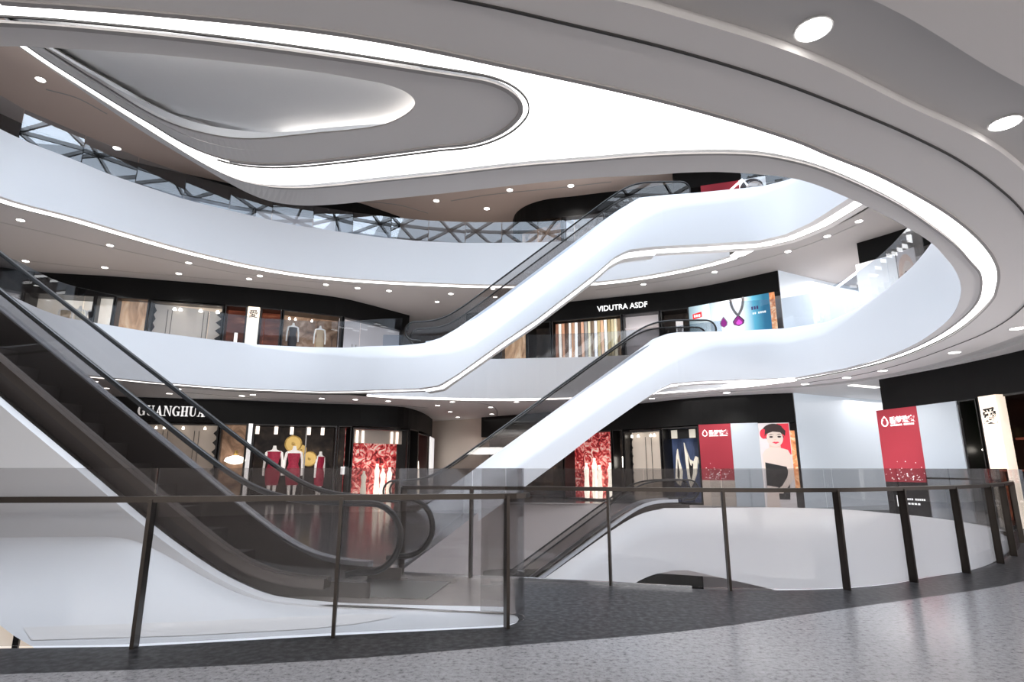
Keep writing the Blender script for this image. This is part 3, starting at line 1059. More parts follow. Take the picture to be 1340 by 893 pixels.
def on_base(x, y):
    h = bv.ray_cast(Vector((0, 0, EZ)), Vector(ray(x, y)).normalized())
    p = h[0] if h[0] is not None else at(x, y, 0)
    return p + Vector((0, 0, .004))


iu = resample([Vector((x, y, 0)) for x, y in [(30, 822), (240, 815), (440, 805.5), (505, 804.5), (513, 806.5)]], 40)
il = resample([Vector((x, y, 0)) for x, y in [(41, 839), (240, 833), (400, 824.5), (470, 817), (513, 809)]], 40)
MB().loft([[on_base(*a_.lerp(b_, k / 6).xy) for a_, b_ in zip(iu, il)] for k in range(7)]).build('base_inlay', PLAST, e4)

# ================================================================== RAILINGS
def at_len(path, s):
    L = 0
    for a, b in zip(path, path[1:]):
        d = (b - a).length
        if L + d >= s:
            return a.lerp(b, (s - L) / d if d > 1e-9 else 0), (b - a).normalized()
        L += d
    return path[-1].copy(), (path[-1] - path[-2]).normalized()


def plen(path):
    return sum((b - a).length for a, b in zip(path, path[1:]))


def near_s(path, q):
    best, bs, L = 1e9, 0, 0
    for a, b in zip(path, path[1:]):
        d = (b - a).length
        t = max(0, min(1, (q - a).dot(b - a) / max(d * d, 1e-9)))
        e = (a.lerp(b, t) - q).length
        if e < best:
            best, bs = e, L + t * d
        L += d
    return bs


def sub(path, s0, s1, step=.12):
    n = max(2, int((s1 - s0) / step) + 2)
    return [at_len(path, s0 + (s1 - s0) * i / (n - 1))[0] for i in range(n)]


def band(mb, pts, z0, z1, th):
    """upright band of even thickness along plan points"""
    nr = normals2(pts)
    A = [V2(p) + q * th / 2 for p, q in zip(pts, nr)]
    B = [V2(p) - q * th / 2 for p, q in zip(pts, nr)]
    zz0 = z0 if callable(z0) else (lambda i: z0)
    zz1 = z1 if callable(z1) else (lambda i: z1)
    R = []
    for S, z in ((A, zz0), (A, zz1), (B, zz1), (B, zz0)):
        R.append([Vector((p.x, p.y, z(i))) for i, p in enumerate(S)])
    mb.loft(R + [R[0]])
    for e in (0, -1):
        mb.add([r[e] for r in R], [(0, 1, 2, 3)])
    return mb


def railing(path, posts, label, rail_from, rail_to, gm, zg=1.31, zr=1.07, base=True, post_in=.03, side_s=0):
    path = [V2(p) for p in path]
    t = thing('glass_railing', (path[0].x, path[0].y, 0), label, 'railing')
    L = plen(path)
    cuts = [0] + [s for s in posts if .05 < s < L - .05] + [L]
    for a_, b_ in zip(cuts, cuts[1:]):
        band(MB(), sub(path, a_ + .008, b_ - .008), .02, zg, .014).build('glass_panel', GLASSS if side_s and b_ <= side_s + .1 else gm, t)
    for s in posts:
        p, d = at_len(path, s)
        n = Vector((-d.y, d.x))
        m = MB().box((p.x - n.x * post_in, p.y - n.y * post_in, zr / 2), d.to_3d() * .014, n.to_3d() * .045, (0, 0, zr / 2))
        m.build('post', STEEL, t)
    rp = sub(path, rail_from, rail_to, .10)
    nr = normals2(rp)
    MB().sweep([Vector((p.x - q.x * post_in, p.y - q.y * post_in, zr)) for p, q in zip(rp, nr)], .07, .045).build('handrail', STEEL, t)
    return t, path


lr = [Vector((-6.4, 4.52)), Vector((-3.8, 4.69))] + [V2(p) for p in tongue_near[1:4]] + [Vector((.04, 5.37)), Vector((.10, 5.47)), Vector((.11, 5.58)), Vector((.05, 5.70)), Vector((-.06, 5.745)), Vector((-.3, 5.79))]
lr = [V2(p) for p in catmull([(p.x, p.y, 0) for p in lr], 8)]
ps = [near_s(lr, V2(at(x, y, 0))) for x, y in [(178, 846.5), (436.5, 832), (661.6, 821)]]
ps = [.4] + ps
railing(lr, ps, 'glass railing with dark steel handrail in the left foreground before the near escalator', .0, near_s(lr, Vector((.10, 5.5))), GLASSN)
rr = [(-1.46, 20), (-1.52, 12), (-1.55, 8.4), (-1.50, 7.98), (-1.3, 7.80), (-.7, 7.64), (0.05, 7.46), (1.09, 7.17), (1.88, 6.93), (2.42, 6.85), (3.05, 6.80), (3.7, 6.88), (4.39, 7.14), (5.07, 7.53), (6.2, 8.18), (7.65, 9.40), (9.15, 11.0), (10.2, 12.5), (10.9, 14.3), (11.1, 16.0)]
rr = [V2(p) for p in catmull([(x, y, 0) for x, y in rr], 6)]
pr = [near_s(rr, V2(at(x, y, 0))) for x, y in [(797, 769.5), (954, 772), (1105, 771.5), (1207, 764), (1269.5, 751), (1312, 738), (1336.6, 729)]]
pr = [near_s(rr, Vector((-1.4, 7.85))), near_s(rr, Vector((-.5, 7.6)))] + pr + [near_s(rr, Vector((9.2, 11.05))), near_s(rr, Vector((10.2, 12.5)))]
s7 = near_s(rr, Vector((-1.4, 7.85)))
rt, rpath = railing(rr, pr, 'long glass railing curving to the right along the dark stone edge of the void', s7, plen(rr), GLASSN, side_s=s7)
band(MB(), sub(rpath, s7 + .05, near_s(rpath, Vector((2.0, 6.9)))), -.01, .03, .05).build('base_channel', CHROME, rt)
sL = near_s(rpath, Vector((-1.46, 19.9)))
band(MB(), sub(rpath, 0, s7, .4), -.01, .025, .03).build('base_channel', CHROME, rt)


def gallery_rail(pts, label, h, gm, seg=1.7, flat=False):
    """frameless glass balustrade standing on a gallery edge; pts are 3D points on the edge top"""
    L = [0]
    for a, b in zip(pts, pts[1:]):
        L.append(L[-1] + (V2(b) - V2(a)).length)
    t = thing('glass_balustrade', tuple(pts[len(pts) // 2]), label, 'railing')
    n = max(1, int(L[-1] / seg))
    P2 = [V2(p) for p in pts]

    def zat(s):
        for i in range(len(L) - 1):
            if L[i] <= s <= L[i + 1]:
                d = L[i + 1] - L[i]
                return pts[i].z + (pts[i + 1].z - pts[i].z) * ((s - L[i]) / d if d > 1e-9 else 0)
        return pts[-1].z
    for k in range(n):
        a, b = L[-1] * k / n + .012, L[-1] * (k + 1) / n - .012
        m = 2 if flat else max(2, int((b - a) / .3) + 2)
        ss = [a + (b - a) * i / (m - 1) for i in range(m)]
        pp = [at_len(P2, s)[0] for s in ss]
        band(MB(), pp, lambda i: zat(ss[i]) - .05, lambda i: zat(ss[i]) + h, .016).build('glass_panel', gm, t)
    return t


def ribtop(R, a, b, o=.10):
    return [Vector((*(s['p'] + s['n'] * (s['sb'] + o)), s['t'])) for s in R[a:b + 1]]


gallery_rail(ribtop(R1, 8, i1 - 6), 'frameless glass balustrade on the left edge of the first gallery', .96, GLASSB)
gallery_rail(ribtop(R2, j2 + 9, j2 + 62), 'frameless glass balustrade on the right edge of the first gallery', .96, GLASSB)
gallery_rail([p + Vector((0, .1, 0)) for p in b1top[2:-6]], 'frameless glass balustrade in front of the VIDUTRA ASDF shop', .95, GLASSB)
gallery_rail([Vector((p.x + q.x * .1, p.y + q.y * .1, p.z)) for p, q in zip(b2t, nb2)][2:-12], 'frameless glass balustrade on the curved upper left gallery', 1.02, GLASSU, 1.6, True)
gallery_rail(ribtop(R1, i2 + 14, len(R1) - 2), 'frameless glass balustrade on the upper right gallery edge', 1.0, GLASSB)
fr = [Vector((*(s['p'] + s['n'] * .7), .02)) for s in R3 if s['p'].x > 6.6 and s['p'].y > 13]
gallery_rail(fr, 'frameless glass balustrade on the far right rim of the ground floor void', 1.28, GLASS)
gallery_rail([Vector((x, y + .15, .02)) for x, y in [(-.7, 23.25), (3, 23.1), (6.5, 22.1), (8.4, 20.8)]], 'frameless glass balustrade behind the head of the lowest escalator', 1.28, GLASS)

# ================================================================== DOWNLIGHTS
ORD = ['first', 'second', 'third', 'fourth', 'fifth', 'sixth', 'seventh', 'eighth', 'ninth', 'tenth', 'eleventh', 'twelfth', 'thirteenth', 'fourteenth', 'fifteenth', 'sixteenth']


def downlight(p, r, label, group, power, cone=130):
    t = thing('downlight', tuple(p), label, 'downlight', group)
    MB().lathe([(r * .86, -.012), (r, -.012), (r, .03), (r * .86, .03)], p, 18).build('rim', RIMW, t)
    m = MB()
    ring = [Vector(p) + Vector((r * .88 * math.cos(a), r * .88 * math.sin(a), -.014)) for a in [math.pi * 2 * k / 18 for k in range(18)]]
    ring2 = [q + Vector((0, 0, .02)) for q in ring]
    m.prism(ring2, (0, 0, -.022)).build('lens', LAMP, t)
    if power:
        l = bpy.data.lights.new('downlight_beam', 'SPOT')
        l.energy = power
        l.spot_size = math.radians(cone)
        l.spot_blend = .6
        l.shadow_soft_size = .1
        l.color = (1, .95, .9)
        o = bpy.data.objects.new('downlight_beam', l)
        o.location = (p[0], p[1], p[2] - .04)
        COL.objects.link(o)
        o.parent = t
        o.matrix_parent_inverse = Matrix.Translation(-Vector(t.location))


def downrow(px, z, where, group, r, power, kind='small downlight'):
    px = sorted(px)
    for i, (x, y) in enumerate(px):
        p = at(x, y, z)
        downlight(p, r, (f'{kind}, {ORD[i]} from left {where}' if len(px) > 1 else f'{kind} {where}'), group, power)


downrow([(1064, 37), (1315, 160)], S1 + RD, 'in the grey ceiling ring overhead', 'large downlights in the near ceiling ring', .115, 60, 'large glowing downlight')
downrow([(951, 514), (1053.5, 502.5), (1108, 494), (1155, 485), (1249, 461), (1331, 429.5)], S1 + .0, 'in the ceiling above the red posters', 'downlights over the right shops', .13, 90)
downrow([(853, 521.5)], S1, 'under the slot beside the lower escalator head', 'downlights over the right shops', .12, 70)
downrow([(120, 511.5), (139, 508), (124, 499)], S1, 'seen through the near escalator glass', 'downlights over the GUANGHUA shop', .11, 40)
downrow([(221.6, 515), (316.7, 518), (421, 521.6), (465, 523), (508, 525)], S1, 'just above the GUANGHUA sign band', 'downlights over the GUANGHUA shop', .11, 60)
downrow([(233, 509), (331, 516.6)], S1, 'by the gallery edge over GUANGHUA', 'downlights over the GUANGHUA shop', .11, 60)
downrow([(572.6, 530.7), (592, 526), (589, 539), (599, 546)], S1, 'in the ceiling right of the GUANGHUA shop', 'downlights in the corridor ceiling', .11, 60)
downrow([(642, 533), (643.5, 542), (648.5, 548), (676, 526)], S1, 'in the ceiling beside the middle escalator', 'downlights in the corridor ceiling', .11, 60)
downrow([(27, 288), (144, 321), (247, 344), (340, 361)], S2, 'nearest the edge of the upper left soffit', 'downlights in the upper left soffit', .12, 110)
downrow([(33.6, 341.6), (137, 350), (234, 358), (326, 365), (426.5, 372.5)], S2, 'nearest the first gallery\'s long black sign', 'downlights in the upper left soffit', .12, 110)
downrow([(468, 377), (509, 380.6), (590, 384.6)], S2, 'in the soffit left of the upper escalator', 'downlights by the upper escalator', .12, 110)
downrow([(572, 395), (645, 378), (648, 388.6)], S2, 'behind the glass of the upper escalator', 'downlights by the upper escalator', .11, 60)
downrow([(842, 372), (935, 356), (1031, 329), (1082.5, 309), (1124, 289.4)], S2, 'in the soffit above VIDUTRA ASDF', 'downlights over the VIDUTRA ASDF shop', .12, 130)
downrow([(53, 104), (153, 194)], S3, 'in the brown top ceiling, upper left', 'downlights in the top ceiling', .16, 160)
downrow([(571, 262.7), (637, 273), (667, 248.6), (747, 243)], S3, 'in the brown ceiling behind the upper escalator', 'downlights in the top ceiling', .16, 160)

# ================================================================== SHOPS
WARM = mat('warm_beige_wall', (.62, .54, .47), .6)
FLORAL = lit_pattern('red_floral_backdrop', [(.30, (.01, .004, .004)), (.42, (.28, .015, .02)), (.50, (.62, .06, .06)), (.58, (.80, .30, .27)), (.66, (.95, .70, .60))], 3.0, .42, distort=2.4, detail=5)
BEIGE = lit_pattern('beige_wardrobe_panel', [(.0, (.50, .42, .35)), (1, (.66, .57, .49))], .5, .34)
DRAPE = lit_pattern('copper_drapery', [(.2, (.16, .07, .03)), (.5, (.62, .36, .20)), (.8, (.95, .72, .48))], 1.6, .6, stretch=(1, 1, .35), distort=2.5)
BROWNIN = lit_pattern('brown_shop_backdrop', [(.3, (.05, .025, .014)), (.55, (.28, .17, .11)), (.8, (.60, .45, .34))], 1.4, .5, distort=1.5)
DARKIN = lit_pattern('dark_shop_backdrop', [(.35, (.006, .005, .005)), (.6, (.03, .022, .018)), (.78, (.12, .08, .05))], 2.2, .5, distort=.6)
CREAM = lit_pattern('bright_cream_backdrop', [(.2, (.60, .50, .40)), (.5, (.86, .74, .62)), (.8, (1, .93, .84))], 1.2, .75, stretch=(1, 1, .5))
NAVY = lit_pattern('navy_display_cloth', [(.3, (.012, .018, .04)), (.7, (.06, .085, .17))], 1.8, .5, stretch=(2, 2, .5))
PALEW = lit_pattern('pale_interior_wall', [(.2, (.70, .64, .64)), (.8, (.84, .79, .80))], .6, .26)
PLANT = lit_pattern('dark_green_wall', [(.4, (.004, .008, .003)), (.6, (.02, .04, .012)), (.8, (.10, .14, .03))], 9, .5)
MAHOG = lit_pattern('mahogany_interior', [(.3, (.03, .008, .005)), (.6, (.15, .04, .022)), (.85, (.42, .17, .08))], 1.2, .55, stretch=(1, 1, 3))
REDP = lit_pattern('red_poster', [(.25, (.20, .008, .02)), (.75, (.42, .035, .055))], .45, .24, detail=1)
WHITEP = mat('white_backlit_panel', (.9, .89, .9), .4, emit=(1, .98, .98), es=.48)
LINE = mat('thin_dark_reveal', (.10, .085, .075), .5)
LAMPW = mat('shop_lamp_glow', (1, 1, 1), .4, emit=(1, .93, .82), es=5)
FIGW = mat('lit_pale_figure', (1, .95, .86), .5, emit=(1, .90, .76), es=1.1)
TUBEW = mat('warm_tube_glow', (1, .95, .9), .4, emit=(1, .84, .72), es=1.2)
GOLD = mat('gold_disc', (.62, .42, .14), .3, metal=.8, emit=(.8, .55, .2), es=.12)
PALEG = mat('poster_grey_blue', (.4, .45, .52), .5)
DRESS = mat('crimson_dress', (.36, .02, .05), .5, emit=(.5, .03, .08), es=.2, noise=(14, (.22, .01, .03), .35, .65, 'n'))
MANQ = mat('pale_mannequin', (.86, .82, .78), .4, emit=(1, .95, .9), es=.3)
SKIN = mat('poster_skin', (.88, .74, .66), .5, emit=(1, .84, .75), es=.14)
SKIN2 = mat('poster_skin_shade', (.80, .58, .48), .5, emit=(.9, .62, .5), es=.25)
HAIR = mat('poster_dark_hair', (.03, .02, .02), .5, emit=(.05, .02, .02), es=.3)
LIPS = mat('poster_lips', (.55, .03, .06), .5, emit=(.7, .04, .07), es=.7)
PBLACK = mat('poster_black', (.02, .02, .022), .5)
PRED = mat('poster_red', (.6, .03, .06), .5, emit=(.7, .04, .06), es=.5)
PORAN = lit_pattern('orange_marbled_strip', [(.3, (.40, .12, .05)), (.5, (.75, .30, .12)), (.7, (.85, .72, .50))], 3, .6, distort=2)
INK = mat('black_ink', (.015, .015, .015), .6)
PURPLE = mat('violet_gem', (.22, .02, .16), .15, emit=(.5, .03, .35), es=.5)
PURPLE2 = mat('bright_violet_gem', (.65, .05, .5), .15, emit=(.9, .1, .7), es=.7)
SILVERC = mat('silver_chain', (.45, .42, .42), .3, metal=.7)
CREAMS = mat('cream_silk', (.8, .74, .62), .45, emit=(1, .92, .78), es=.3)
SIGNR = mat('red_tag', (.7, .03, .03), .5, emit=(.9, .05, .05), es=.5)

# gradient backdrop of the jewellery poster: white in the middle, sea blue to the side
m = bpy.data.materials.new('blue_white_poster')
m.use_nodes = True
nt = m.node_tree
b_ = nt.nodes['Principled BSDF']
uvn = nt.nodes.new('ShaderNodeTexCoord')
sp_ = nt.nodes.new('ShaderNodeSeparateXYZ')
nt.links.new(uvn.outputs['Generated'], sp_.inputs[0])
cr = nt.nodes.new('ShaderNodeValToRGB')
for p_, c_ in ((.0, (.20, .30, .35)), (.22, (.60, .72, .77)), (.36, (.92, .95, .96)), (.66, (.92, .95, .97)), (.80, (.10, .40, .54)), (.92, (.015, .13, .23))):
    e = cr.color_ramp.elements.new(p_)
    e.color = (*c_, 1)
cr.color_ramp.elements.remove(cr.color_ramp.elements[-1])
nt.links.new(sp_.outputs[0], cr.inputs[0])
nt.links.new(cr.outputs[0], b_.inputs['Base Color'])
nt.links.new(cr.outputs[0], b_.inputs['Emission Color'])
b_.inputs['Emission Strength'].default_value = .8
JEWEL = m


class Face:
    """plan line of a row of shopfronts"""

    def __init__(self, px, z, extra=()):
        self.pts = catmull([Vector((p.x, p.y, 0)) for p in P(px, z)], 8)

    def q(self, px, zref):
        prev = None
        for p in self.pts:
            x = proj((p.x, p.y, zref))[0]
            if prev is not None and (prev[1] - px) * (x - px) <= 0 and abs(x - prev[1]) > 1e-9:
                w = (px - prev[1]) / (x - prev[1])
                return V2(prev[0].lerp(p, w))
            prev = (p, x)
        ends = [(abs(proj((p.x, p.y, zref))[0] - px), i) for i, p in ((0, self.pts[0]), (-1, self.pts[-1]))]
        i = min(ends)[1]
        a = self.pts[i]
        c = self.pts[1] if i == 0 else self.pts[-2]
        d = (V2(a) - V2(c)).normalized()
        lo, hi = 0.0, 12.0
        f = lambda s: proj((a.x + d.x * s, a.y + d.y * s, zref))[0] - px
        s0 = f(0)
        for _ in range(40):
            mid = (lo + hi) / 2
            if f(mid) * s0 > 0:
                lo = mid
            else:
                hi = mid
        return V2(a) + d * lo


class Sheet:
    """upright local frame from pA to pB (left to right as seen) with height z0..z1; n points to the viewer"""

    def __init__(self, pA, pB, z0, z1):
        self.a, self.w = V2(pA), (V2(pB) - V2(pA)).length
        self.u = (V2(pB) - V2(pA)).normalized()
        self.n = Vector((self.u.y, -self.u.x))
        self.z0, self.h = z0, z1 - z0

    def pt(self, x, y, o=0.0):
        q = self.a + self.u * x + self.n * o
        return Vector((q.x, q.y, self.z0 + y))

    def slab(self, x0, x1, y0, y1, o, th, m, name, parent):
        """flat board standing o in front of the plane (o may be negative), th thick"""
        mb = MB().prism([self.pt(x0, y0, o), self.pt(x1, y0, o), self.pt(x1, y1, o), self.pt(x0, y1, o)], (self.n.x * th, self.n.y * th, 0))
        return mb.build(name, m, parent)

    def shape(self, pts, o, m, name, parent, th=.012, norm=True):
        w, h = (self.w, self.h) if norm else (1, 1)
        return MB().prism([self.pt(x * w, y * h, o) for x, y in pts], (self.n.x * th, self.n.y * th, 0)).build(name, m, parent)


def ell(cx, cy, rx, ry, n=20, a0=0, a1=2 * math.pi):
    k = n if abs(a1 - a0 - 2 * math.pi) < 1e-6 else n - 1
    return [(cx + rx * math.cos(a0 + (a1 - a0) * i / k), cy + ry * math.sin(a0 + (a1 - a0) * i / k)) for i in range(n)]


def sign_band(face, pa, pb, z0, z1, name, label, depth=.35, closeends=True):
    """black fascia over a row of shops"""
    A, B = face.q(pa, z1), face.q(pb, z1)
    path = [V2(p) for p in face.pts]
    s0, s1 = near_s(path, A), near_s(path, B)
    pp = sub(path, min(s0, s1), max(s0, s1), .4)
    if (A - pp[0]).length > .3:
        pp = [A] + pp
    if (B - pp[-1]).length > .3:
        pp = pp + [B]
    t = thing('shop_signboard', (pp[len(pp) // 2].x, pp[len(pp) // 2].y, z0), label, 'sign')
    nr = normals2(pp)
    back = [p + q * depth for p, q in zip(pp, nr)]
    mb = MB()
    F = [[Vector((p.x, p.y, z)) for p in pp] for z in (z1, z0)]
    Bk = [[Vector((p.x, p.y, z)) for p in back] for z in (z0, z1)]
    rows = [F[0], F[1], Bk[0], Bk[1]]
    mb.loft(rows)
    for e in (0, -1):
        mb.add([r[e] for r in rows], [(0, 1, 2, 3)])
    mb.build('sign_band', BLACK, t)
    return t


def niche(face, pa, pb, z0, z1, zr, m, name, label, dp=.9, frame=True, group=None, fm=None, gap=.03):
    """lit display bay set back behind the shop line"""
    S = Sheet(face.q(pa, zr), face.q(pb, zr), z0, z1)
    S.a, S.w = S.a + S.u * .03, S.w - .06
    t = thing(name, tuple(S.pt(S.w / 2, 0)), label, 'shop window', group)
    w, h = S.w, S.h
    S.slab(0, w, 0, h, -dp, -.05, m, 'back_panel', t)
    S.slab(0, .03, 0, h, -dp, dp - .02, BLACKG, 'side_panel', t)
    S.slab(w - .03, w, 0, h, -dp, dp - .02, BLACKG, 'side_panel', t)
    S.slab(.03, w - .03, h - .03, h, -dp, dp - .02, BLACKG, 'top_panel', t)
    S.slab(.03, w - .03, 0, .08, -dp, dp - .02, fm or BLACKG, 'plinth', t)
    if frame:
        fw = min(.05, w * .06)
        mb = MB()
        for x0, x1, y0, y1 in ((0, fw, 0, h), (w - fw, w, 0, h), (fw, w - fw, h - fw, h)):
            mb.prism([S.pt(x0, y0, -.02), S.pt(x1, y0, -.02), S.pt(x1, y1, -.02), S.pt(x0, y1, -.02)], (S.n.x * .05, S.n.y * .05, 0))
        mb.build('frame', BLACKG, t)
    return t, S


def board(face, pa, pb, z0, z1, zr, m, name, label, cat='poster', o=.03, th=.04):
    S = Sheet(face.q(pa, zr), face.q(pb, zr), z0, z1)
    t = thing(name, tuple(S.pt(S.w / 2, 0)), label, cat)
    S.slab(0, S.w, 0, S.h, o, th, m, 'panel', t)
    S.o = o + th
    return t, S


def spots(S, t, xs, y, dp, m=LAMPW, r=.05):
    for x in xs:
        MB().lathe([(r * .5, .08), (r, 0), (r * .9, -.03)], S.pt(S.w * x, y, -dp), 10).build('spotlight', m, t)


def wardrobe_lines(S, t, xs, dp, y0=0.0, y1=.92):
    for x in xs:
        S.slab(S.w * x - .012, S.w * x + .012, S.h * y0, S.h * y1, -dp, .012, LINE, 'reveal', t)


def wavy_edge(S, t, x, dp, amp, m, n=9, sgn=1):
    """scalloped curtain of leaves down one side of the bay"""
    pts = [(S.w * x, 0)]
    for i in range(n * 2 + 1):
        pts.append((S.w * x + sgn * amp * (1 if i % 2 else .25), S.h * .95 * i / (n * 2)))
    pts.append((S.w * x, S.h * .95))
    S.shape(pts, -dp, m, 'scalloped_trim', t, norm=False)


# ------------------------------------------------------------------ mannequin
def mannequin(p, nrm, h, label, dress=DRESS, off_shoulder=True):
    """shop mannequin in a short dress standing on its base; p is the floor point"""
    t = thing('mannequin', tuple(p), label, 'mannequin', None)
    c = Vector(p)
    u = Vector((-nrm.y, nrm.x, 0))
    f = Vector((nrm.x, nrm.y, 0))

    def body(sections, m, name, n=14):
        rows = []
        for z, rx, ry, ox in sections:
            rows.append([c + u * (rx * math.cos(a) + ox) + f * (ry * math.sin(a)) + Vector((0, 0, z * h)) for a in [2 * math.pi * k / n for k in range(n)]])
        mb = MB().loft(rows, closed=True)
        mb.add(rows[0], [tuple(reversed(range(n)))])
        mb.add(rows[-1], [tuple(range(n))])
        return mb.build(name, m, t, True)
    s = h / 1.6
    body([(.0, .16 * s, .16 * s, 0), (.015, .16 * s, .16 * s, 0), (.02, .02 * s, .02 * s, 0), (.10, .02 * s, .02 * s, 0)], CHROME, 'stand')
    for sg in (-1, 1):
        body([(.03, .035 * s, .06 * s, sg * .07 * s), (.10, .03 * s, .035 * s, sg * .07 * s), (.22, .045 * s, .05 * s, sg * .075 * s), (.30, .045 * s, .05 * s, sg * .08 * s), (.50, .07 * s, .08 * s, sg * .085 * s)], MANQ, 'leg', 10)
        body([(.42, .028 * s, .03 * s, sg * .235 * s), (.55, .03 * s, .035 * s, sg * .235 * s), (.68, .033 * s, .04 * s, sg * .225 * s), (.81, .04 * s, .045 * s, sg * .19 * s), (.835, .02 * s, .03 * s, sg * .16 * s)], MANQ, 'arm', 10)
    body([(.80, .17 * s, .09 * s, 0), (.835, .15 * s, .075 * s, 0), (.86, .06 * s, .055 * s, 0), (.90, .045 * s, .045 * s, 0), (.925, .04 * s, .04 * s, 0)], MANQ, 'shoulders')
    body([(.26, .16 * s, .12 * s, 0), (.42, .19 * s, .13 * s, 0), (.52, .18 * s, .125 * s, 0), (.62, .125 * s, .09 * s, 0), (.72, .155 * s, .11 * s, 0), (.79, .175 * s, .10 * s, 0), (.825 if off_shoulder else .80, .20 * s if off_shoulder else .16 * s, .10 * s, 0)], dress, 'dress')
    return t


def portrait(S, t, full=False, profile=False):
    """a woman's likeness printed on the board, built up from flat cut shapes"""
    o = S.o
    if full:
        fy = .815
        S.shape(ell(.48, .885, .38, .105, 26), o, HAIR, 'printed_hair', t)
        S.shape(ell(.15, .87, .12, .06, 14), o + .004, PRED, 'printed_flower', t)
        S.shape(ell(.80, .90, .07, .07, 14), o + .004, PRED, 'printed_flower', t)
        S.shape([(.30, .70), (.66, .70), (.66, .78), (.30, .78)], o + .003, SKIN2, 'printed_neck', t)
        S.shape([(.08, .45), (.90, .45), (.97, .60), (.88, .675), (.62, .705), (.34, .71), (.16, .68), (.05, .62)], o + .004, SKIN, 'printed_shoulders', t)
        S.shape(ell(.50, fy, .265, .10, 26), o + .006, SKIN, 'printed_face', t)
        S.shape([(.18, .84), (.24, .87), (.45, .895), (.70, .885), (.83, .84), (.86, .90), (.70, .97), (.45, .985), (.22, .95)], o + .010, HAIR, 'printed_fringe', t)
        for x in (.385, .645):
            S.shape(ell(x, .832, .062, .011, 12), o + .012, HAIR, 'printed_eye', t)
            S.shape([(x - .10, .852), (x, .868), (x + .10, .854), (x, .860)], o + .012, HAIR, 'printed_brow', t)
        S.shape([(.50, .805), (.56, .797), (.50, .793), (.46, .797)], o + .012, SKIN2, 'printed_nose', t)
        S.shape([(.40, .766), (.47, .774), (.52, .771), (.57, .774), (.64, .766), (.52, .748)], o + .012, LIPS, 'printed_lips', t)
        S.shape([(.10, .10), (.80, .10), (.88, .47), (.50, .50), (.12, .53)], o + .007, PBLACK, 'printed_dress', t)
        S.shape([(.74, .56), (.93, .56), (1.0, .40), (.98, .34), (.60, .17), (.42, .17), (.40, .21), (.60, .26), (.78, .36), (.82, .42)], o + .013, SKIN, 'printed_arm', t)
        S.shape([(.06, .0), (.48, .0), (.46, .24), (.12, .26)], o + .009, SKIN, 'printed_legs', t)
    else:
        S.shape(ell(.46, .62, .44, .36, 24), o, HAIR if not profile else SKIN2, 'printed_hair', t)
        S.shape(ell(.55, .50, .34, .36, 24), o + .004, SKIN, 'printed_face', t)
        for x in (.42, .72):
            S.shape(ell(x, .58, .075, .03, 12), o + .008, HAIR, 'printed_eye', t)
            S.shape([(x - .1, .65), (x, .69), (x + .1, .66), (x, .665)], o + .008, HAIR, 'printed_brow', t)
        S.shape([(.42, .30), (.52, .34), (.58, .32), (.64, .34), (.72, .30), (.57, .24)], o + .008, LIPS, 'printed_lips', t)
        S.shape([(.56, .44), (.62, .41), (.56, .39), (.52, .41)], o + .008, SKIN2, 'printed_nose', t)


def small_print(S, t, x, y, w, h, m, lens=(3, 2, 4)):
    """a line of print too small to read: short strokes grouped like words"""
    mb = MB()
    tot = sum(lens) + .8 * (len(lens) - 1)
    u = w / tot
    for L_ in lens:
        for k in range(L_):
            a0 = x + u * (k + .12)
            a1 = x + u * (k + .80)
            mb.prism([S.pt(a0, y, S.o), S.pt(a1, y, S.o), S.pt(a1, y + h, S.o), S.pt(a0, y + h, S.o)], (S.n.x * .006, S.n.y * .006, 0))
        x += u * (L_ + .8)
    mb.build('small_print', m, t)


def red_poster(face, pa, pb, z0, z1, zr, label):
    t, S = board(face, pa, pb, z0, z1, zr, REDP, 'poster', label)
    s = S.w
    cx, cy = .19 * s, S.h - .16 * s - .16
    ring = ell(cx, cy, .085 * s, .085 * s, 24, math.radians(125), math.radians(415))
    ri = ell(cx, cy, .062 * s, .062 * s, 24, math.radians(125), math.radians(415))
    S.shape(ring + ri[::-1], S.o, LETTER, 'ring_emblem', t, norm=False)
    S.shape([(cx - .075 * s, cy + .06 * s), (cx, cy + .14 * s), (cx + .075 * s, cy + .06 * s), (cx, cy + .105 * s)], S.o, LETTER, 'ring_emblem', t, norm=False)
    p = S.pt(.32 * s, cy - .02 * s, S.o)
    text_mesh('碧梦珠宝', .155 * s, p, (S.u.x, S.u.y, 0), (0, 0, 1), LETTER, 'lettering', t, .01, width=.60 * s, bold=.004)
    small_print(S, t, .32 * s, cy - .085 * s, .58 * s, .035 * s, LETTER, (7, 6))
    rnd = random.Random(int(pa))
    mb = MB()
    for k in range(46):
        x = min(.96, max(.04, rnd.gauss(.55, .22)))
        y = abs(rnd.gauss(0, .10)) + .02
        r = rnd.uniform(.006, .016) * s
        mb.prism([S.pt(x * s + r * math.cos(a), y * S.h + r * math.sin(a), S.o) for a in [k2 * math.pi / 2 for k2 in range(4)]], (S.n.x * .005, S.n.y * .005, 0))
    tag(mb.build('printed_sparkle', LETTER, t), kind='stuff')
    return t, S


# ================================================================== ground floor, left: GUANGHUA
Z1 = 3.04
fa = Face([(-60, 498), (0, 509), (110, 517.5), (200, 520.5), (300, 523.5), (412, 528), (479, 530), (524, 532.5), (544, 537), (556, 542), (566, 549)], S1)
sg = sign_band(fa, -90, 566, Z1, S1, 'sign', 'black GUANGHUA sign band over the ground floor shops on the left')
# serif lettering built letter by letter
SER = dict(w=.80)


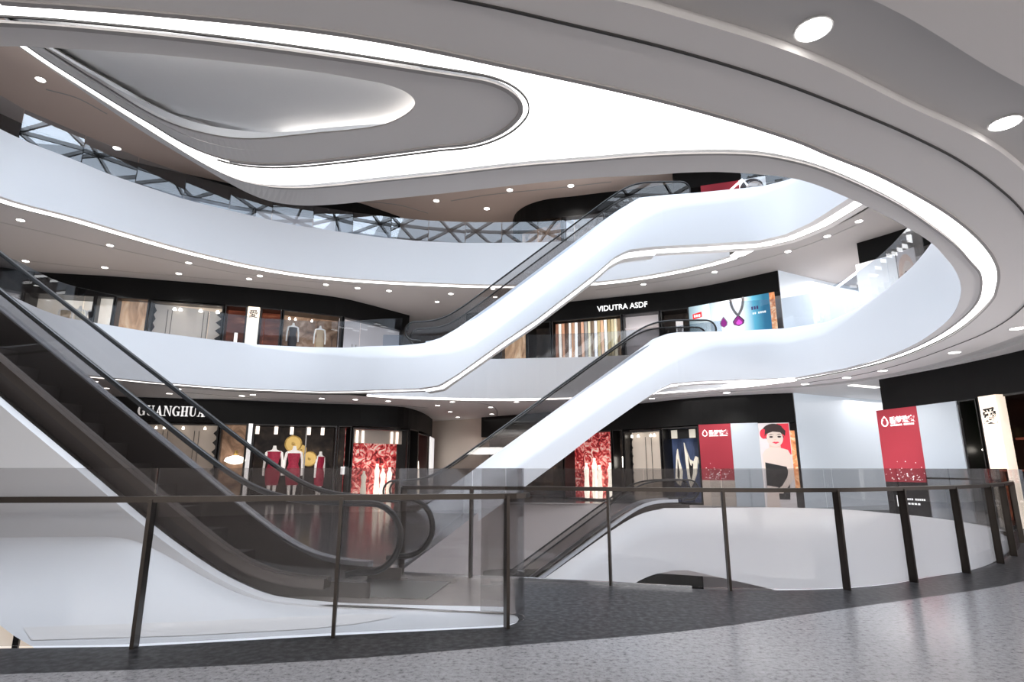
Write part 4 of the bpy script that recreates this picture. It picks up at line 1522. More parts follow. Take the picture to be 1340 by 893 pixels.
def serif_letter(ch, S, x, w, h, parent, o):
    th, tn, sf = .22 * w, .08 * w, .06 * h
    polys = []

    def bar(x0, x1, y0, y1):
        polys.append([(x0, y0), (x1, y0), (x1, y1), (x0, y1)])
    if ch == 'H':
        for a in (.14, .64):
            bar(a * w, a * w + th, 0, h)
            bar((a - .10) * w, (a + .10) * w + th, 0, sf)
            bar((a - .10) * w, (a + .10) * w + th, h - sf, h)
        bar(.2 * w, .8 * w, .47 * h, .53 * h)
    elif ch == 'U':
        bar(.12 * w, .12 * w + th, .28 * h, h)
        bar(.74 * w, .74 * w + tn, .28 * h, h)
        bar(.02 * w, .46 * w, h - sf, h)
        bar(.62 * w, .94 * w, h - sf, h)
        oc = ell(.47 * w, .30 * h, .35 * w, .31 * h, 14, math.pi, 2 * math.pi)
        ic = ell(.54 * w, .30 * h, .20 * w, .23 * h, 14, math.pi, 2 * math.pi)
        polys.append(oc + ic[::-1])
    elif ch == 'A':
        polys.append([(.14 * w, 0), (.23 * w, 0), (.52 * w, h * .93), (.47 * w, h)])
        polys.append([(.60 * w, 0), (.86 * w, 0), (.56 * w, h), (.44 * w, h)])
        bar(.27 * w, .70 * w, .30 * h, .36 * h)
        bar(.02 * w, .34 * w, 0, sf)
        bar(.50 * w, .99 * w, 0, sf)
    elif ch == 'N':
        bar(.12 * w, .12 * w + tn, 0, h)
        bar(.80 * w, .80 * w + tn, 0, h)
        polys.append([(.10 * w, h), (.34 * w, h), (.88 * w, 0), (.80 * w, 0)])
        bar(.02 * w, .32 * w, 0, sf)
        bar(.68 * w, .98 * w, h - sf, h)
        bar(.02 * w, .30 * w, h - sf, h)
    elif ch == 'G':
        oc = ell(.50 * w, .5 * h, .46 * w, .51 * h, 26, math.radians(38), math.radians(325))
        ic = ell(.56 * w, .5 * h, .30 * w, .44 * h, 26, math.radians(38), math.radians(325))
        polys.append(oc + ic[::-1])
        bar(.68 * w, .68 * w + th, .04 * h, .44 * h)
        bar(.56 * w, .99 * w, .40 * h, .46 * h)
        polys.append([(.80 * w, .70 * h), (.86 * w, .70 * h), (.86 * w, .97 * h), (.80 * w, .90 * h)])
    mb = MB()
    for p in polys:
        mb.prism([S.pt(x + a, b, o) for a, b in p], (S.n.x * .03, S.n.y * .03, 0))
    mb.build('letter', LETTER, parent)


Sg = Sheet(fa.q(181, 3.4), fa.q(269.5, 3.4), 3.25, 3.63)
lw = Sg.w / 8
for i, ch in enumerate('GUANGHUA'):
    serif_letter(ch, Sg, i * lw + .02, lw * .97, .37, sg, .16)

zr = 1.9
t, S = niche(fa, -95, 62, 0, Z1, zr, BROWNIN, 'display_window', 'brown lit shop window far left behind the near escalator')
t, S = niche(fa, 62, 150, 0, Z1, zr, DARKIN, 'display_window', 'dark shop window holding the rose-robed mannequin behind the escalator')
p = S.pt(S.w * .62, .08, -.45)
ROSE = mat('rose_patterned_robe', (.45, .10, .12), .6, emit=(.6, .16, .18), es=.3, noise=(9, (.18, .03, .05), .35, .65, 'n'))
mannequin(Vector(p), S.n, 2.05, 'mannequin in a rose patterned robe seen through the near escalator glass', ROSE, False)
t, S = niche(fa, 150, 176, 0, Z1, zr, WARM, 'shop_pillar_bay', 'plain beige wall bay beside the rose-robed mannequin window', .3, False)
t, S = niche(fa, 176, 284, 0, Z1 - .05, zr, BEIGE, 'display_window', 'beige wardrobe window directly below the GUANGHUA letters', .5)
wardrobe_lines(S, t, (.26, .32, .66, .72), .44)
spots(S, t, (.18, .28, .52, .80), Z1 - .22, .3)
wavy_edge(S, t, .99, .40, .22, BLACKG, 8, -1)
t, S = niche(fa, 284, 322, 0, Z1, zr, BROWNIN, 'display_window', 'narrow brown window with a lamp left of the white strip', .7)
lt = thing('wall_lamp', tuple(S.pt(S.w * .62, 1.55, -.5)), 'glowing white shell lamp in the narrow brown shop window', 'lamp')
MB().lathe([(.05, .42), (.08, .30), (.05, .16)], S.pt(S.w * .62, 1.6, -.45), 12).build('lamp_stem', GOLD, lt)
MB().lathe([(.10, .20), (.34, .12), (.40, .0), (.20, -.10), (.05, -.13)], S.pt(S.w * .62, 1.62, -.45), 18).build('shade', LAMPW, lt, True)
bd, S = board(fa, 322, 327.5, 0, Z1, zr, WHITEP, 'glowing_pillar', 'slim glowing white pillar left of the crimson dresses', 'light')
t, S = niche(fa, 327.5, 440, 0, Z1, zr, DARKIN, 'display_window', 'black shop window with two crimson dresses and gold discs', 1.3)
for x in (.04, .26, .45, .66, .83):
    MB().lathe([(.07, .0), (.07, .30)], S.pt(S.w * x, Z1 - .36, -.5), 12).build('tube_spot', TUBEW, t)
mannequin(Vector(S.pt(S.w * .26, .08, -.55)), S.n, 2.32, 'mannequin in an off-shoulder crimson dress, left of the two')
mannequin(Vector(S.pt(S.w * .50, .08, -.55)), S.n, 2.32, 'mannequin in a sleeveless crimson dress before the big gold disc', DRESS, False)


def disc(S, x, z, r, dp, label):
    c = S.pt(x, z, -dp)
    t = thing('gold_disc', tuple(c), label, 'ornament')
    n = Vector((S.n.x, S.n.y, 0))
    u = Vector((S.u.x, S.u.y, 0))
    rows = []
    for rr_, dz in ((r, 0), (r, .05), (r * .9, .07), (r * .85, .05), (r * .2, .05), (r * .15, .09), (0.01, .10)):
        rows.append([c + u * (rr_ * math.cos(a)) + Vector((0, 0, rr_ * math.sin(a))) + n * dz for a in [2 * math.pi * k / 24 for k in range(24)]])
    MB().loft(rows, closed=True).build('plate', GOLD, t, True)
    MB().sweep([c + n * .02 + Vector((0, 0, r)), c + n * .02 + Vector((0, 0, 2.95 - z))], .012, .012).build('hanging_wire', STEELB, t)


disc(S, S.w * .48, 2.32, .34, .75, 'large round gold disc above the sleeveless crimson dress')
disc(S, S.w * .585, 2.08, .22, .85, 'small gold disc half hidden between the two larger discs')
disc(S, S.w * .69, 1.72, .31, .70, 'gold disc hanging lowest, right of the dresses')
pole = thing('display_pole', tuple(S.pt(S.w * .63, .08, -.35)), 'thin steel display pole right of the crimson dresses', 'pole')
MB().sweep([S.pt(S.w * .63, .08, -.35), S.pt(S.w * .63, 3.0, -.35)], .045, .045, side=(S.u.x, S.u.y, 0)).build('shaft', STEELM, pole)
MB().lathe([(.16, 0), (.16, .03), (.03, .04)], S.pt(S.w * .63, .08, -.35), 14).build('foot', STEELM, pole)
mannequin(Vector(S.pt(S.w * .83, .08, -.9)), (S.n + S.u * 1.4).normalized(), 2.1, 'slender mannequin in red turned sideways, right of the gold discs')
t, S = niche(fa, 440, 459, 0, Z1, zr, DARKIN, 'display_window', 'narrow dark window between the gold discs and the red flowers', .8)
MB().box(S.pt(S.w * .5, 1.25, -.6), S.u.to_3d() * .09, S.n.to_3d() * .05, (0, 0, .16)).build('lit_sign', WHITEP, t)
t, S = niche(fa, 459, 534, 0, Z1 - .05, zr, FLORAL, 'display_window', 'red flower display window at the right of the GUANGHUA shop', .7)
S.slab(.05, S.w - .05, S.h - .62, S.h - .05, -.3, .04, WARM, 'pelmet', t)
for x in (.10, .20, .72, .82):
    S.slab(S.w * x, S.w * x + .10, S.h - .60, S.h - .10, -.25, .03, TUBEW, 'pelmet_light', t)
for x, h_ in ((.30, 1.15), (.53, 1.45), (.64, 1.25), (.76, 1.3)):
    MB().lathe([(.10, 0), (.13, .3), (.09, h_ * .6), (.12, h_ * .8), (.05, h_ * .92), (.06, h_)], S.pt(S.w * x, .08, -.4), 12).build('glowing_figure', FIGW if x > .5 else CREAMS, t, True)
t, S = niche(fa, 534, 546, 0, Z1, zr, DARKIN, 'display_window', 'narrow dark bay right of the red flower window', .5)
t, S = niche(fa, 546, 558, 0, Z1 - .1, zr, FLORAL, 'display_window', 'narrow red flower bay on the rounded shop corner', .4)
MB().lathe([(.12, 0), (.14, .5), (.08, 1.2), (.05, 1.6)], S.pt(S.w * .5, .08, -.2), 12).build('glowing_figure', FIGW, t, True)
bd, S = board(fa, 560.5, 566, 0, Z1 - .1, zr, WHITEP, 'backlit_board', 'slim white panel at the very end of the rounded shop corner', 'light')

# corridor wall behind the middle escalator
struct(MB().loft([lift([(-4.6, 33), (-1.6, 31), (4, 30)], 0), lift([(-4.6, 33), (-1.6, 31), (4, 30)], S1)]), 'wall_corridor', WARM)

# ================================================================== ground floor, right of the middle escalator
fb = Face([(610, 548), (700, 541), (760, 535), (840, 528), (914, 520.5), (975, 517), (1037, 514.5)], S1)
zb = 2.92
sign_band(fb, 630, 1037.5, zb, S1, 'sign', 'plain black sign band above the red ring poster and lady poster', .6)
zr = 1.9
t, S = niche(fb, 640, 738, 0, zb, zr, DARKIN, 'display_window', 'dark shop window half covered by the middle white escalator')
t, S = niche(fb, 738, 802, 0, zb, zr, FLORAL, 'display_window', 'red flower display window just right of the middle escalator', .7)
for x, h_ in ((.35, 1.5), (.52, 1.7), (.62, 1.4), (.84, 1.5)):
    MB().lathe([(.10, 0), (.13, .3), (.09, h_ * .6), (.12, h_ * .8), (.05, h_ * .92), (.06, h_)], S.pt(S.w * x, .08, -.4), 12).build('glowing_figure', FIGW, t, True)
t, S = niche(fb, 802, 817, 0, zb, zr, DARKIN, 'display_window', 'narrow dark bay left of the beige wardrobe on the right', .5)
MB().box(S.pt(S.w * .5, 1.6, -.4), S.u.to_3d() * .05, S.n.to_3d() * .05, (0, 0, .22)).build('lit_sign', LAMPW, t)
t, S = niche(fb, 817, 867, 0, zb - .1, zr, BEIGE, 'display_window', 'beige wardrobe window between red flowers and navy cloth', .5)
wardrobe_lines(S, t, (.42, .58), .44)
spots(S, t, (.10, .28, .62, .72), zb - .3, .3)
wavy_edge(S, t, .01, .40, .12, BLACKG, 8, 1)
wavy_edge(S, t, .99, .40, .12, BLACKG, 8, -1)
t, S = niche(fb, 867, 917, 0, zb - .04, zr, NAVY, 'display_window', 'navy display window with three draped cream silks', .6)
S.slab(.05, S.w - .05, S.h - .42, S.h - .04, -.4, .03, BLACKG, 'pelmet', t)
for x in (.12, .62):
    S.slab(S.w * x, S.w * x + .26, S.h - .40, S.h - .08, -.36, .03, CREAMS, 'pelmet_light', t)
for nm, lab, pl in (('draped_silk', 'narrow cream silk on a stand, left in the navy window', [(.16, .30), (.22, .62), (.26, .72), (.30, .55), (.36, .42), (.33, .30), (.28, .24), (.22, .26)]),
                    ('draped_silk', 'wide cream silk hung in a curve in the navy window', [(.45, .80), (.50, .70), (.58, .58), (.68, .55), (.74, .62), (.80, .60), (.74, .40), (.66, .30), (.56, .22), (.50, .34), (.47, .58)]),
                    ('draped_silk', 'cream silk falling straight, right in the navy window', [(.82, .55), (.86, .72), (.93, .78), (.96, .55), (.93, .25), (.88, .25), (.85, .40)])):
    d_ = thing(nm, tuple(S.pt(S.w * pl[0][0], .9, -.35)), lab, 'silk cloth')
    S.shape(pl, -.40, CREAMS, 'cloth', d_, .06)
    xm = sum(a for a, b in pl) / len(pl)
    S.shape([(x_ * .35 + xm * .65, y_ * .55 + .45 * .42) for x_, y_ in pl], -.335, BLACKG, 'dark_fold', d_, .01)
    MB().sweep([S.pt(S.w * xm, .08, -.42), S.pt(S.w * xm, S.h * .55, -.42)], .03, .03, side=(S.u.x, S.u.y, 0)).build('stand', STEELB, d_)
red_poster(fb, 917, 959, .92, zb, zr, 'red jewellery poster with white ring emblem, left of the pale blue panel')
t, S = board(fb, 917, 959, 0, .92, zr, WARM, 'plinth_board', 'beige panel in place of a reflection under the left red ring poster', 'panel')  # beige board put in for the reflection below the poster
bd, S = board(fb, 959, 995, 0, zb, zr, FROST2, 'partition', 'pale blue glass panel between the red poster and the lady poster', 'glass panel')
t, S = board(fb, 995, 1036, .0, zb - .02, zr, PALEW, 'poster', 'tall poster of a dark-haired woman in a black dress, red lips')
S.shape([(.60, .62), (.98, .62), (.98, .99), (.60, .99)], S.o, PRED, 'printed_red_ground', t, .004)
portrait(S, t, full=True)
t, S = board(fb, 1036, 1042, 0.6, zb - .3, zr, PORAN, 'poster_strip', 'narrow orange marbled strip along the right of the lady poster', 'panel')
# pale glass wall running back into the side passage
wp = [V2(at(1038, 514.5, S1)), V2(at(1135, 523, S1)), V2(at(1175, 526, S1))]
struct(MB().loft([lift(wp, 0), lift(wp, S1)]), 'wall_passage_glass', FROST)
t = thing('ceiling_light_line', tuple(at(1130, 505, S1)), 'short white light line in the passage ceiling beside the right shop', 'light')
MB().sweep([p - Vector((0, 0, .012)) for p in P([(1113, 504), (1148, 507)], S1)], .18, .02).build('diffuser', STRIP, t)

# ================================================================== ground floor, far right shop
fc = Face([(1150, 497), (1200, 488), (1270, 474), (1340, 458), (1460, 428)], S1)
zc = 3.02
sign_band(fc, 1150, 1440, zc, S1, 'sign', 'large plain black sign band over the far right shop', .8)
zr = 2.0
red_poster(fc, 1155, 1209, .95, zc, zr, 'large red jewellery poster with white ring emblem on the far right shop')
t, S = board(fc, 1155, 1209, 0, .95, zr, PBLACK, 'plinth_board', 'dark base panel lettered with a large R under the large red poster', 'panel')
text_mesh('R', .42, S.pt(S.w * .22, .28, S.o), (S.u.x, S.u.y, 0), (0, 0, 1), LETTER, 'lettering', t, .01, bold=.012)
small_print(S, t, S.w * .48, .46, S.w * .42, .05, LETTER, (3, 5))
small_print(S, t, S.w * .48, .34, S.w * .30, .05, LETTER, (4,))
bd, S = board(fc, 1209, 1262, 0, zc, zr, FROST2, 'partition', 'pale blue glass panel right of the large red poster', 'glass panel')
t, S = niche(fc, 1262, 1288, 0, zc, zr, PLANT, 'display_window', 'dark window with a planted green wall on the far right', .5)
MB().lathe([(.06, 0), (.10, .06), (.03, .14)], S.pt(S.w * .5, 1.72, -.3), 10).build('shelf_lamp', LAMPW, t)
t, S = niche(fc, 1288, 1390, 0, zc, zr, MAHOG, 'display_window', 'mahogany shop interior with shelves at the far right edge', 1.4)
for y in (1.25, 2.0):
    S.slab(.05, S.w * .9, y, y + .05, -1.2, .5, MAHOG, 'shelf', t)
rnd = random.Random(4)
for i in range(7):
    x = .08 + i * .11
    jt = thing('shelf_jar', tuple(S.pt(S.w * x, 1.30 if i % 2 else 2.05, -.95)), f'small amber jar, {ORD[i]} from the left on the mahogany shelves', 'jar')
    MB().lathe([(.05, 0), (.07, .05), (.07, .16), (.04, .20), (.045, .24)], S.pt(S.w * x, 1.30 if i % 2 else 2.05, -.95), 12).build('body', GOLD, jt, True)
    MB().lathe([(.04, .24), (.04, .28)], S.pt(S.w * x, 1.30 if i % 2 else 2.05, -.95), 12).build('lid', STEELB, jt)
bd, S = board(fc, 1302, 1326, 0, zc, zr, CREAM, 'calligraphy_pillar', 'cream pillar bearing a black brushed character at the far right', 'pillar', .02, .22)
text_mesh('愛', S.w * .80, S.pt(S.w * .10, S.h - S.w * 1.25, S.o), (S.u.x, S.u.y, 0), (0, 0, 1), INK, 'brushed_character', bd, .01, bold=.006)

# ================================================================== first gallery, left
g0, g1 = H, 8.27
ga = Face([(-80, 331), (-20, 346), (40, 355), (150, 362), (300, 374), (440, 389), (480, 398), (510, 406), (536, 413)], S2)
sign_band(ga, -110, 536, g1, S2, 'sign', 'long black sign band curving over the shops of the left first gallery')
zr = 6.6
t, S = niche(ga, -110, 22, g0, g1, zr, PALEW, 'display_window', 'pale shop bay at the far left of the first gallery', .5)
t, S = niche(ga, 22, 118, g0, g1, zr, CREAM, 'display_window', 'bright cream clothes window on the first gallery, left', .9)
S.slab(S.w * .1, S.w * .98, .08, 1.05, -.85, .7, WARM, 'display_step', t)
S.slab(S.w * .1, S.w * .55, 1.06, 1.2, -.14, .03, WHITEP, 'lit_edge', t)
TAN = mat('tan_jacket', (.50, .36, .22), .6, emit=(.6, .45, .3), es=.2)
DKJ = mat('dark_coat', (.05, .045, .05), .6)
for x, m_, lab in ((.52, TAN, 'mannequin in a tan jacket in the bright cream window'), (.72, CREAMS, 'mannequin in cream in the bright window of the first gallery'), (.92, DKJ, 'mannequin in a dark coat in the bright cream window')):
    mannequin(Vector(S.pt(S.w * x, 1.05, -.5)), S.n, 1.8, lab, m_, False)
t, S = niche(ga, 118, 144, g0, g1, zr, CREAM, 'display_window', 'narrow lit cream wall bay beside the dark coat mannequin', .3)
t, S = niche(ga, 144, 190, g0, g1, zr, DRAPE, 'display_window', 'copper drapery window on the first gallery, left of the wardrobes', .5)
t, S = niche(ga, 190, 289, g0, g1 - .05, zr, BEIGE, 'display_window', 'beige wardrobe window on the first gallery', .5)
wardrobe_lines(S, t, (.20, .26, .70, .76), .44)
spots(S, t, (.30, .38, .66, .90), S.h - .25, .3, r=.08)
wavy_edge(S, t, .99, .40, .30, BLACKG, 8, -1)
wavy_edge(S, t, .01, .40, .12, BLACKG, 8, 1)
t, S = niche(ga, 289, 320, g0, g1, zr, MAHOG, 'display_window', 'dark reddish shop bay left of the white character panel', .8)
S.slab(S.w * .50, S.w * .64, 0, S.h * .62, -.3, .1, TUBEW, 'glowing_column', t)
bd, S = board(ga, 320.5, 336, g0, g1 - .05, zr, CREAM, 'calligraphy_pillar', 'slim cream pillar with a black character mark on the first gallery', 'pillar', .02, .2)
text_mesh('愛', S.w * .78, S.pt(S.w * .11, S.h - S.w * .95, S.o), (S.u.x, S.u.y, 0), (0, 0, 1), INK, 'brushed_character', bd, .01, bold=.004)
t, S = niche(ga, 336, 366, g0, g1, zr, MAHOG, 'display_window', 'dark reddish shop bay right of the white character panel', .8)
t, S = niche(ga, 366, 446, g0, g1, zr, BROWNIN, 'display_window', 'brown warmly lit clothes window left of the upper escalator', .9)
S.slab(S.w * .05, S.w * .95, .08, 1.05, -.85, .7, WARM, 'display_step', t)
for x, m_, lab in ((.20, DKJ, 'mannequin in a dark coat in the brown first gallery window'), (.66, TAN, 'mannequin in a tan jacket in the brown first gallery window')):
    mannequin(Vector(S.pt(S.w * x, 1.05, -.5)), S.n, 1.7, lab, m_, False)
spots(S, t, (.12, .22, .50), S.h - .3, .4)
t, S = niche(ga, 446, 527, g0, g1, zr, PALEW, 'display_window', 'white panelled shop wall behind the foot of the upper escalator', .3)
wardrobe_lines(S, t, (.20, .26, .52, .82, .90), .24, 0, .62)

# ================================================================== first gallery, VIDUTRA ASDF
gb = Face([(600, 412), (690, 401), (780, 391.5), (850, 384), (914, 376), (1017, 354.5)], S2)
vs = sign_band(gb, 610, 1017.5, g1, S2, 'sign', 'black VIDUTRA ASDF sign band on the first gallery right of the escalator', .6)
Sv = Sheet(gb.q(782, 8.65), gb.q(847.5, 8.65), 8.50, 8.9)
text_mesh('VIDUTRA ASDF', .36, Sv.pt(0, .0, .06), (Sv.u.x, Sv.u.y, 0), (0, 0, 1), LETTER, 'lettering', vs, .03, width=Sv.w, bold=.004)
t, S = niche(gb, 655, 690, g0, g1, zr, DRAPE, 'display_window', 'warm orange shop bay just right of the escalator flank', .4)
t, S = niche(gb, 690, 722, g0, g1, zr, DARKIN, 'display_window', 'dark shop bay left of the hanging scarves', 1.2)
t, S = niche(gb, 722, 816, g0, g1, zr, DARKIN, 'display_window', 'dark shop window full of long hanging scarves', .9)
tones = [(.36, .18, .12), (.85, .80, .74), (.62, .38, .26), (.16, .09, .06), (.88, .84, .80), (.55, .34, .22), (.90, .88, .86), (.20, .14, .11), (.70, .48, .36), (.45, .42, .40), (.80, .74, .60), (.30, .22, .16), (.86, .84, .84), (.60, .50, .30), (.75, .55, .40), (.92, .90, .84), (.50, .40, .22), (.66, .58, .40), (.82, .76, .62), (.34, .24, .16)]
words = ['chestnut', 'ivory', 'copper', 'dark brown', 'white', 'tawny', 'bright white', 'umber', 'terracotta', 'grey', 'sand', 'bark brown', 'pearl', 'mustard', 'apricot', 'cream', 'olive gold', 'honey', 'straw', 'coffee']
for i, (c_, wd) in enumerate(zip(tones, words)):
    x = S.w * (.03 + .94 * i / 20)
    wdt = S.w * .94 / 20 * .86
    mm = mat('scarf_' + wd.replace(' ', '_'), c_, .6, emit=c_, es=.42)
    st = thing('hanging_scarf', tuple(S.pt(x, g1 - g0 - .1, -.3)), f'long {wd} scarf in the row hanging under the VIDUTRA ASDF sign', 'scarf', 'scarves hanging in the shop window')
    rows = []
    ln = rnd.uniform(2.2, 2.9)
    for k in range(9):
        y = S.h - .1 - ln * k / 8
        rows.append([S.pt(x + wdt * j / 6, y, -.30 + .05 * math.sin(j * 2.1 + k * .4 + i)) for j in range(7)])
    MB().loft(rows).build('cloth', mm, st, True)
    MB().sweep([S.pt(x, S.h - .09, -.3), S.pt(x + wdt, S.h - .09, -.3)], .03, .03).build('hanger_bar', STEELB, st)
t, S = niche(gb, 816, 866, g0, g1, zr, PALEW, 'display_window', 'pinkish white shop bay right of the hanging scarves', .5)
for y in (.8, 1.6, 2.4):
    S.slab(.05, S.w - .05, y, y + .04, -.45, .3, PALEW, 'shelf', t)
t, S = niche(gb, 866, 905, g0, g1, zr, DARKIN, 'display_window', 'dark shop bay behind the handrail end of the lower escalator', .8)
nb, S = board(gb, 886.5, 896, 7.0, 7.75, zr, WHITEP, 'notice_sign', 'small white notice in the dark bay left of the jewellery poster', 'sign')
S.slab(S.w * .2, S.w * .8, S.h * .25, S.h * .6, S.o, .008, SILVERC, 'printed_picture', nb)
t, S = board(gb, 905, 1012, g0 + .1, g1, zr, JEWEL, 'poster', 'blue and white jewellery poster with a violet drop pendant')
tag_, Sx = t, S
S.shape([(.05, .80), (.17, .82), (.17, .90), (.05, .88)], S.o, SIGNR, 'red_tag', t)
S.o += .012
small_print(S, t, S.w * .065, S.h * .83, S.w * .09, .10, LETTER, (3,))
S.o -= .012
for sgn in (-1, 1):
    mb = MB()
    for k in range(15):
        w = k / 14
        x = .62 + sgn * (.075 * (1 - w ** 2.2)) + .0
        y = 1.0 - .235 * w
        mb.prism([S.pt(S.w * x + .06 * math.cos(a), S.h * y - .03 + .06 * math.sin(a), S.o) for a in [j * math.pi / 3 for j in range(6)]], (S.n.x * .02, S.n.y * .02, 0))
    mb.build('printed_chain', SILVERC, t)


def drop(cx, cy, rx, ry):
    return [(cx, cy + ry * 1.2), (cx + rx * .5, cy + ry * .65), (cx + rx * .95, cy), (cx + rx * .8, cy - ry * .6), (cx, cy - ry), (cx - rx * .8, cy - ry * .6), (cx - rx * .95, cy), (cx - rx * .5, cy + ry * .65)]


S.shape(drop(.62, .675, .075, .075), S.o, PBLACK, 'printed_setting', t)
S.shape(drop(.62, .67, .062, .064), S.o + .012, PURPLE, 'printed_gem', t)
S.shape(drop(.628, .652, .038, .036), S.o + .024, PURPLE2, 'printed_gem', t)
S.shape(drop(.44, .685, .05, .075), S.o, SILVERC, 'printed_setting', t)
S.shape(drop(.44, .68, .04, .062), S.o + .012, PURPLE, 'printed_gem', t)
small_print(S, t, S.w * .78, S.h * .80, S.w * .09, .14, mat('violet_print', (.10, .05, .25), .5), (3,))
small_print(S, t, S.w * .79, S.h * .735, S.w * .16, .08, LETTER, (2, 4))
t, S = board(gb, 1012, 1019, g0 + .1, g1, zr, PORAN, 'poster_strip', 'narrow orange marbled strip beside the jewellery poster', 'panel')
wq = [V2(at(1018, 353.5, S2)), V2(at(1040, 359, S2)), V2(at(1080, 368.5, S2)), V2(at(1127, 378, S2))]
struct(MB().loft([lift(wq, H), lift(wq, S2)]), 'wall_gallery_passage_glass', FROST)
for (a_, b_, lab) in (((1066, 375), (1071, 419), 'short upright white light line on the pale glass wall'),):
    t = thing('light_line', tuple(atY(a_[0], a_[1], 23.2)), lab, 'light')
    MB().sweep([atY(*a_, 23.2), atY(*b_, 23.2)], .07, .07, side=(1, 0, 0)).build('tube', STRIP, t)
t = thing('light_line', tuple(at(1100, 372, S2)), 'slanting white light line in the ceiling of the pale first gallery passage', 'light')
MB().sweep([p - Vector((0, 0, .03)) for p in P([(1077, 390), (1126, 356)], S2)] if False else [atY(1075, 391, 23.0), atY(1124, 355, 20.8)], .07, .07).build('tube', STRIP, t)

# ================================================================== first gallery, far right corner
gc = Face([(1121, 318.5), (1160, 307), (1197, 295), (1215, 289)], S2)
sign_band(gc, 1121, 1215, 8.35, S2, 'sign', 'black sign band over the white panel high on the right', .8)
zr = 7.2
bd, S = board(gc, 1126, 1178, g0, 8.35, zr, WHITEP, 'backlit_board', 'large white lit panel high on the right gallery', 'panel')
t, S = board(gc, 1180, 1204, g0, 8.4, zr, PALEW, 'poster', 'tall poster of a fair woman, high on the right gallery')
sb_ = Sheet(S.pt(0, 0).xy, S.pt(S.w, 0).xy, 6.3, 8.3)
sb_.o = S.o
portrait(sb_, t, False, True)

# ================================================================== second gallery
h0, h1 = 2 * H, 13.42
ha = Face([(-60, 120), (60, 175), (150, 205), (240, 227), (330, 246), (420, 261), (465, 264.5), (495, 274), (524, 284)], S3)
sign_band(ha, -80, 524, h1, S3, 'sign', 'black sign band of the top gallery, mostly hidden by the grey ceiling lip')
PALEB = lit_pattern('cool_interior_wall', [(.3, (.22, .24, .28)), (.7, (.46, .48, .53))], 1.0, .25, stretch=(1, 1, .4))
zr = 12.2
for a_, b_, m_, lab in ((-80, 120, PALEB, 'cool grey shop bay at the far left of the top gallery'), (120, 330, PALEB, 'cool grey shop bay behind the tilted glass of the top gallery'), (330, 440, PALEW, 'pale shop bay of the top gallery above the long light line'), (440, 518, PALEB, 'cool grey shop bay at the right end of the top left gallery')):
    t, S = niche(ha, a_, b_, h0, h1, zr, m_, 'display_window', lab, .4)
hb = Face([(671, 289), (675, 279), (690, 268.5), (715, 261), (750, 257), (790, 252), (830, 247.5), (880, 240)], S3)
sign_band(hb, 671, 880, 13.3, S3, 'sign', 'rounded black sign band of the top gallery left of the escalator head', .6)
t, S = niche(hb, 736, 792, h0, 13.3, 12.6, WHITEP, 'display_window', 'bright white shop bay under the rounded black sign', .4)
t, S = niche(hb, 676, 736, h0, 13.3, 12.6, BROWNIN, 'display_window', 'brown shop bay under the rounded end of the black sign', .4)
hc = Face([(880, 232), (930, 226), (1000, 214), (1060, 200)], S3 - .6)
sign_band(hc, 880, 1060, 13.15, S3, 'sign', 'dark sign band above the red panel at the head of the upper escalator', .6)
zr = 12.6
t, S = board(hc, 918, 968, h0, 13.15, zr, REDP, 'poster', 'red wall panel behind the head of the upper escalator')
t, S = board(hc, 968, 1003, 12.0, 13.15, zr, WHITEP, 'poster', 'small poster of a woman\'s face at the head of the upper escalator')
portrait(S, t, False)
t = thing('light_line', tuple(S.pt(0, 1, .2)), 'bent white light line beside the face poster at the escalator head', 'light')
MB().sweep([S.pt(-1.2, .1, .1), S.pt(S.w * .15, S.h * 1.0, .1), S.pt(S.w * .3, S.h * .75, .1)], .10, .06).build('tube', STRIP, t)

# ================================================================== lower floor glimpses
la = Face([(-200, 780), (20, 800), (120, 812)], -1.0)
dl = Sheet(Vector((-17.5, 13.0)), Vector((-8.0, 16.5)), -H, -1.2)
t = thing('display_window', tuple(dl.pt(dl.w / 2, 0)), 'warm glowing shopfront on the lower floor glimpsed at the bottom left', 'shop window')
dl.slab(0, dl.w, 0, dl.h, 0, .06, CREAM, 'back_panel', t)
for k in range(6):
    dl.slab(dl.w * k / 5.0 - .06, dl.w * k / 5.0 + .06, 0, dl.h, .06, .1, BLACKG, 'mullion', t)
rug = [p.to_tuple() for p in P([(858, 757), (866, 748), (890, 743), (930, 741), (1000, 745.5), (1066, 756), (1070, 780), (960, 784), (858, 778)], -H)]
rgp = [Vector((p[0], p[1], -H + .01)) for p in rug]
struct(MB().poly(rgp), 'floor_lower_inlay', mat('dark_lower_inlay', (.055, .05, .055), .15))
sgl = thing('shop_signboard', (1, 25, -2.6), 'black sign band of the lower floor shop behind the lowest escalator', 'sign')
MB().box((3.2, 24.8, -3.0), (4.4, 0, 0), (0, .2, 0), (0, 0, .42)).build('sign_band', BLACK, sgl)

# ================================================================== LIGHT, CAMERA, VIEW
def area(name, loc, sx, sy, power, col=(1, 1, 1), rot=(0, 0, 0), spread=None):
    l = bpy.data.lights.new(name, 'AREA')
    l.shape = 'RECTANGLE'
    l.size, l.size_y = sx, sy
    l.energy = power
    l.color = col
    o = bpy.data.objects.new(name, l)
    o.location = loc
    o.rotation_euler = rot
    COL.objects.link(o)
    return o


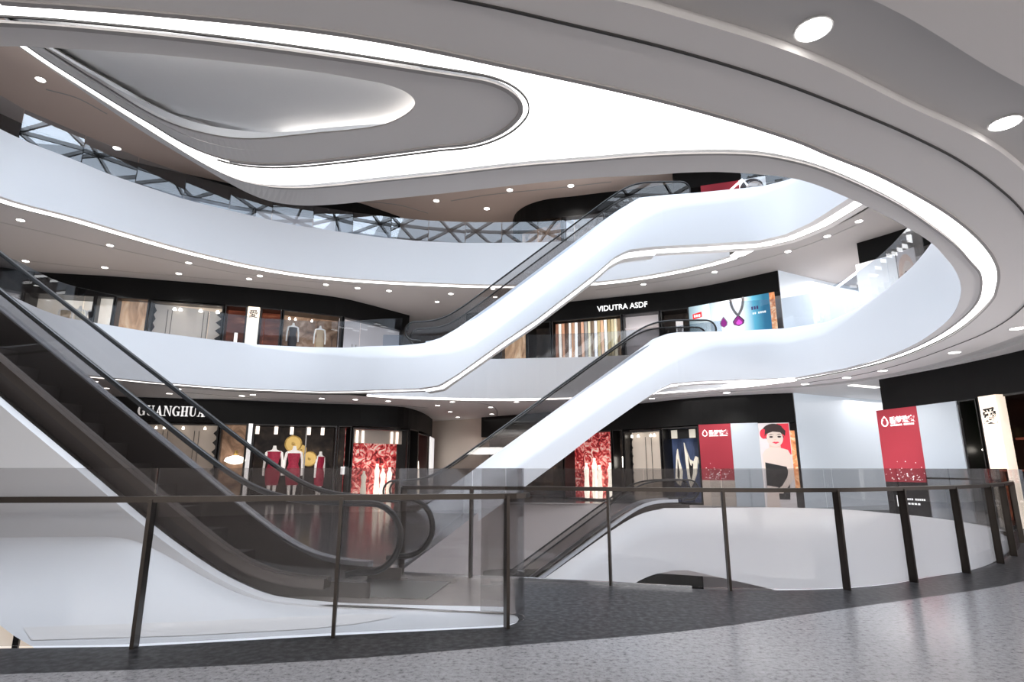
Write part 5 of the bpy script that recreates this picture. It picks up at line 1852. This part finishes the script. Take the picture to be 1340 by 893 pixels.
area('skylight_daylight', (0, 12.8, 17.25), 24, 14.5, 3100, (.77, .87, 1.0))
area('walkway_ceiling_light', (0, -3.5, 3.85), 10, 5, 120, (1, .97, .95))
area('walkway_ceiling_light', (14, 6, 3.85), 5, 10, 150, (1, .97, .95))
area('corridor_fill_light', (15.5, 22, 3.85), 6, 5, 170, (1, .96, .96))  # added area lights, brighten the passages and corridor
area('corridor_fill_light', (16.5, 23, 9.0), 8, 6, 420, (1, .96, .97))
area('corridor_fill_light', (1, 30, 3.8), 5, 7, 60, (1, .92, .86))
area('gallery_fill_light', (-10, 21.5, 3.85), 10, 2, 25, (1, .93, .88))  # added area lights beside the downlights, brighten the galleries
area('gallery_fill_light', (6, 21.5, 3.85), 5, 1.5, 25, (1, .95, .92))
area('lower_floor_fill_light', (4, 14, -1.8), 12, 8, 160, (1, .98, .98), (0, 0, 0))  # added light hanging in the void, brightens the lower floor

area('skylight_daylight', (-8.0, 8.5, 17.2), 9, 10, 1350, (.77, .87, 1.0))  # extra skylight panel added to brighten the left gallery edges
area('added_soffit_uplight', (2, -8.4, 2.7), 26, .8, 750, (1, .97, .94), (math.radians(135), 0, 0))  # added uplight out of view, brightens the soffits overhead
area('added_soffit_uplight', (14, 5.2, 2.5), 8, .6, 420, (1, .95, .95), (math.radians(135), 0, math.radians(90)))  # second added uplight, for the soffit on the right
w = bpy.data.worlds.new('sky')
SC.world = w
w.use_nodes = True
w.node_tree.nodes['Background'].inputs[0].default_value = (.80, .88, 1.0, 1)
w.node_tree.nodes['Background'].inputs[1].default_value = .6

cam = bpy.data.cameras.new('camera')
cam.sensor_fit = 'HORIZONTAL'
cam.sensor_width = 36
cam.lens = 36 * F / 1340
cam.clip_start = .05
cam.clip_end = 300
co = bpy.data.objects.new('camera', cam)
co.location = (0, 0, EZ)
co.rotation_euler = (math.pi / 2 + TH, 0, 0)
COL.objects.link(co)
SC.camera = co
SC.view_settings.view_transform = 'Standard'
SC.view_settings.look = 'None'
SC.view_settings.gamma = 1
SC.view_settings.use_curve_mapping = False
SC.view_settings.exposure = 0.44
SC.cycles.max_bounces = 10
SC.cycles.diffuse_bounces = 5
SC.cycles.glossy_bounces = 4
SC.cycles.transmission_bounces = 6
SC.cycles.transparent_max_bounces = 40
SC.cycles.caustics_reflective = False
SC.cycles.caustics_refractive = False
SC.cycles.sample_clamp_indirect = 6
SC.cycles.use_denoising = True
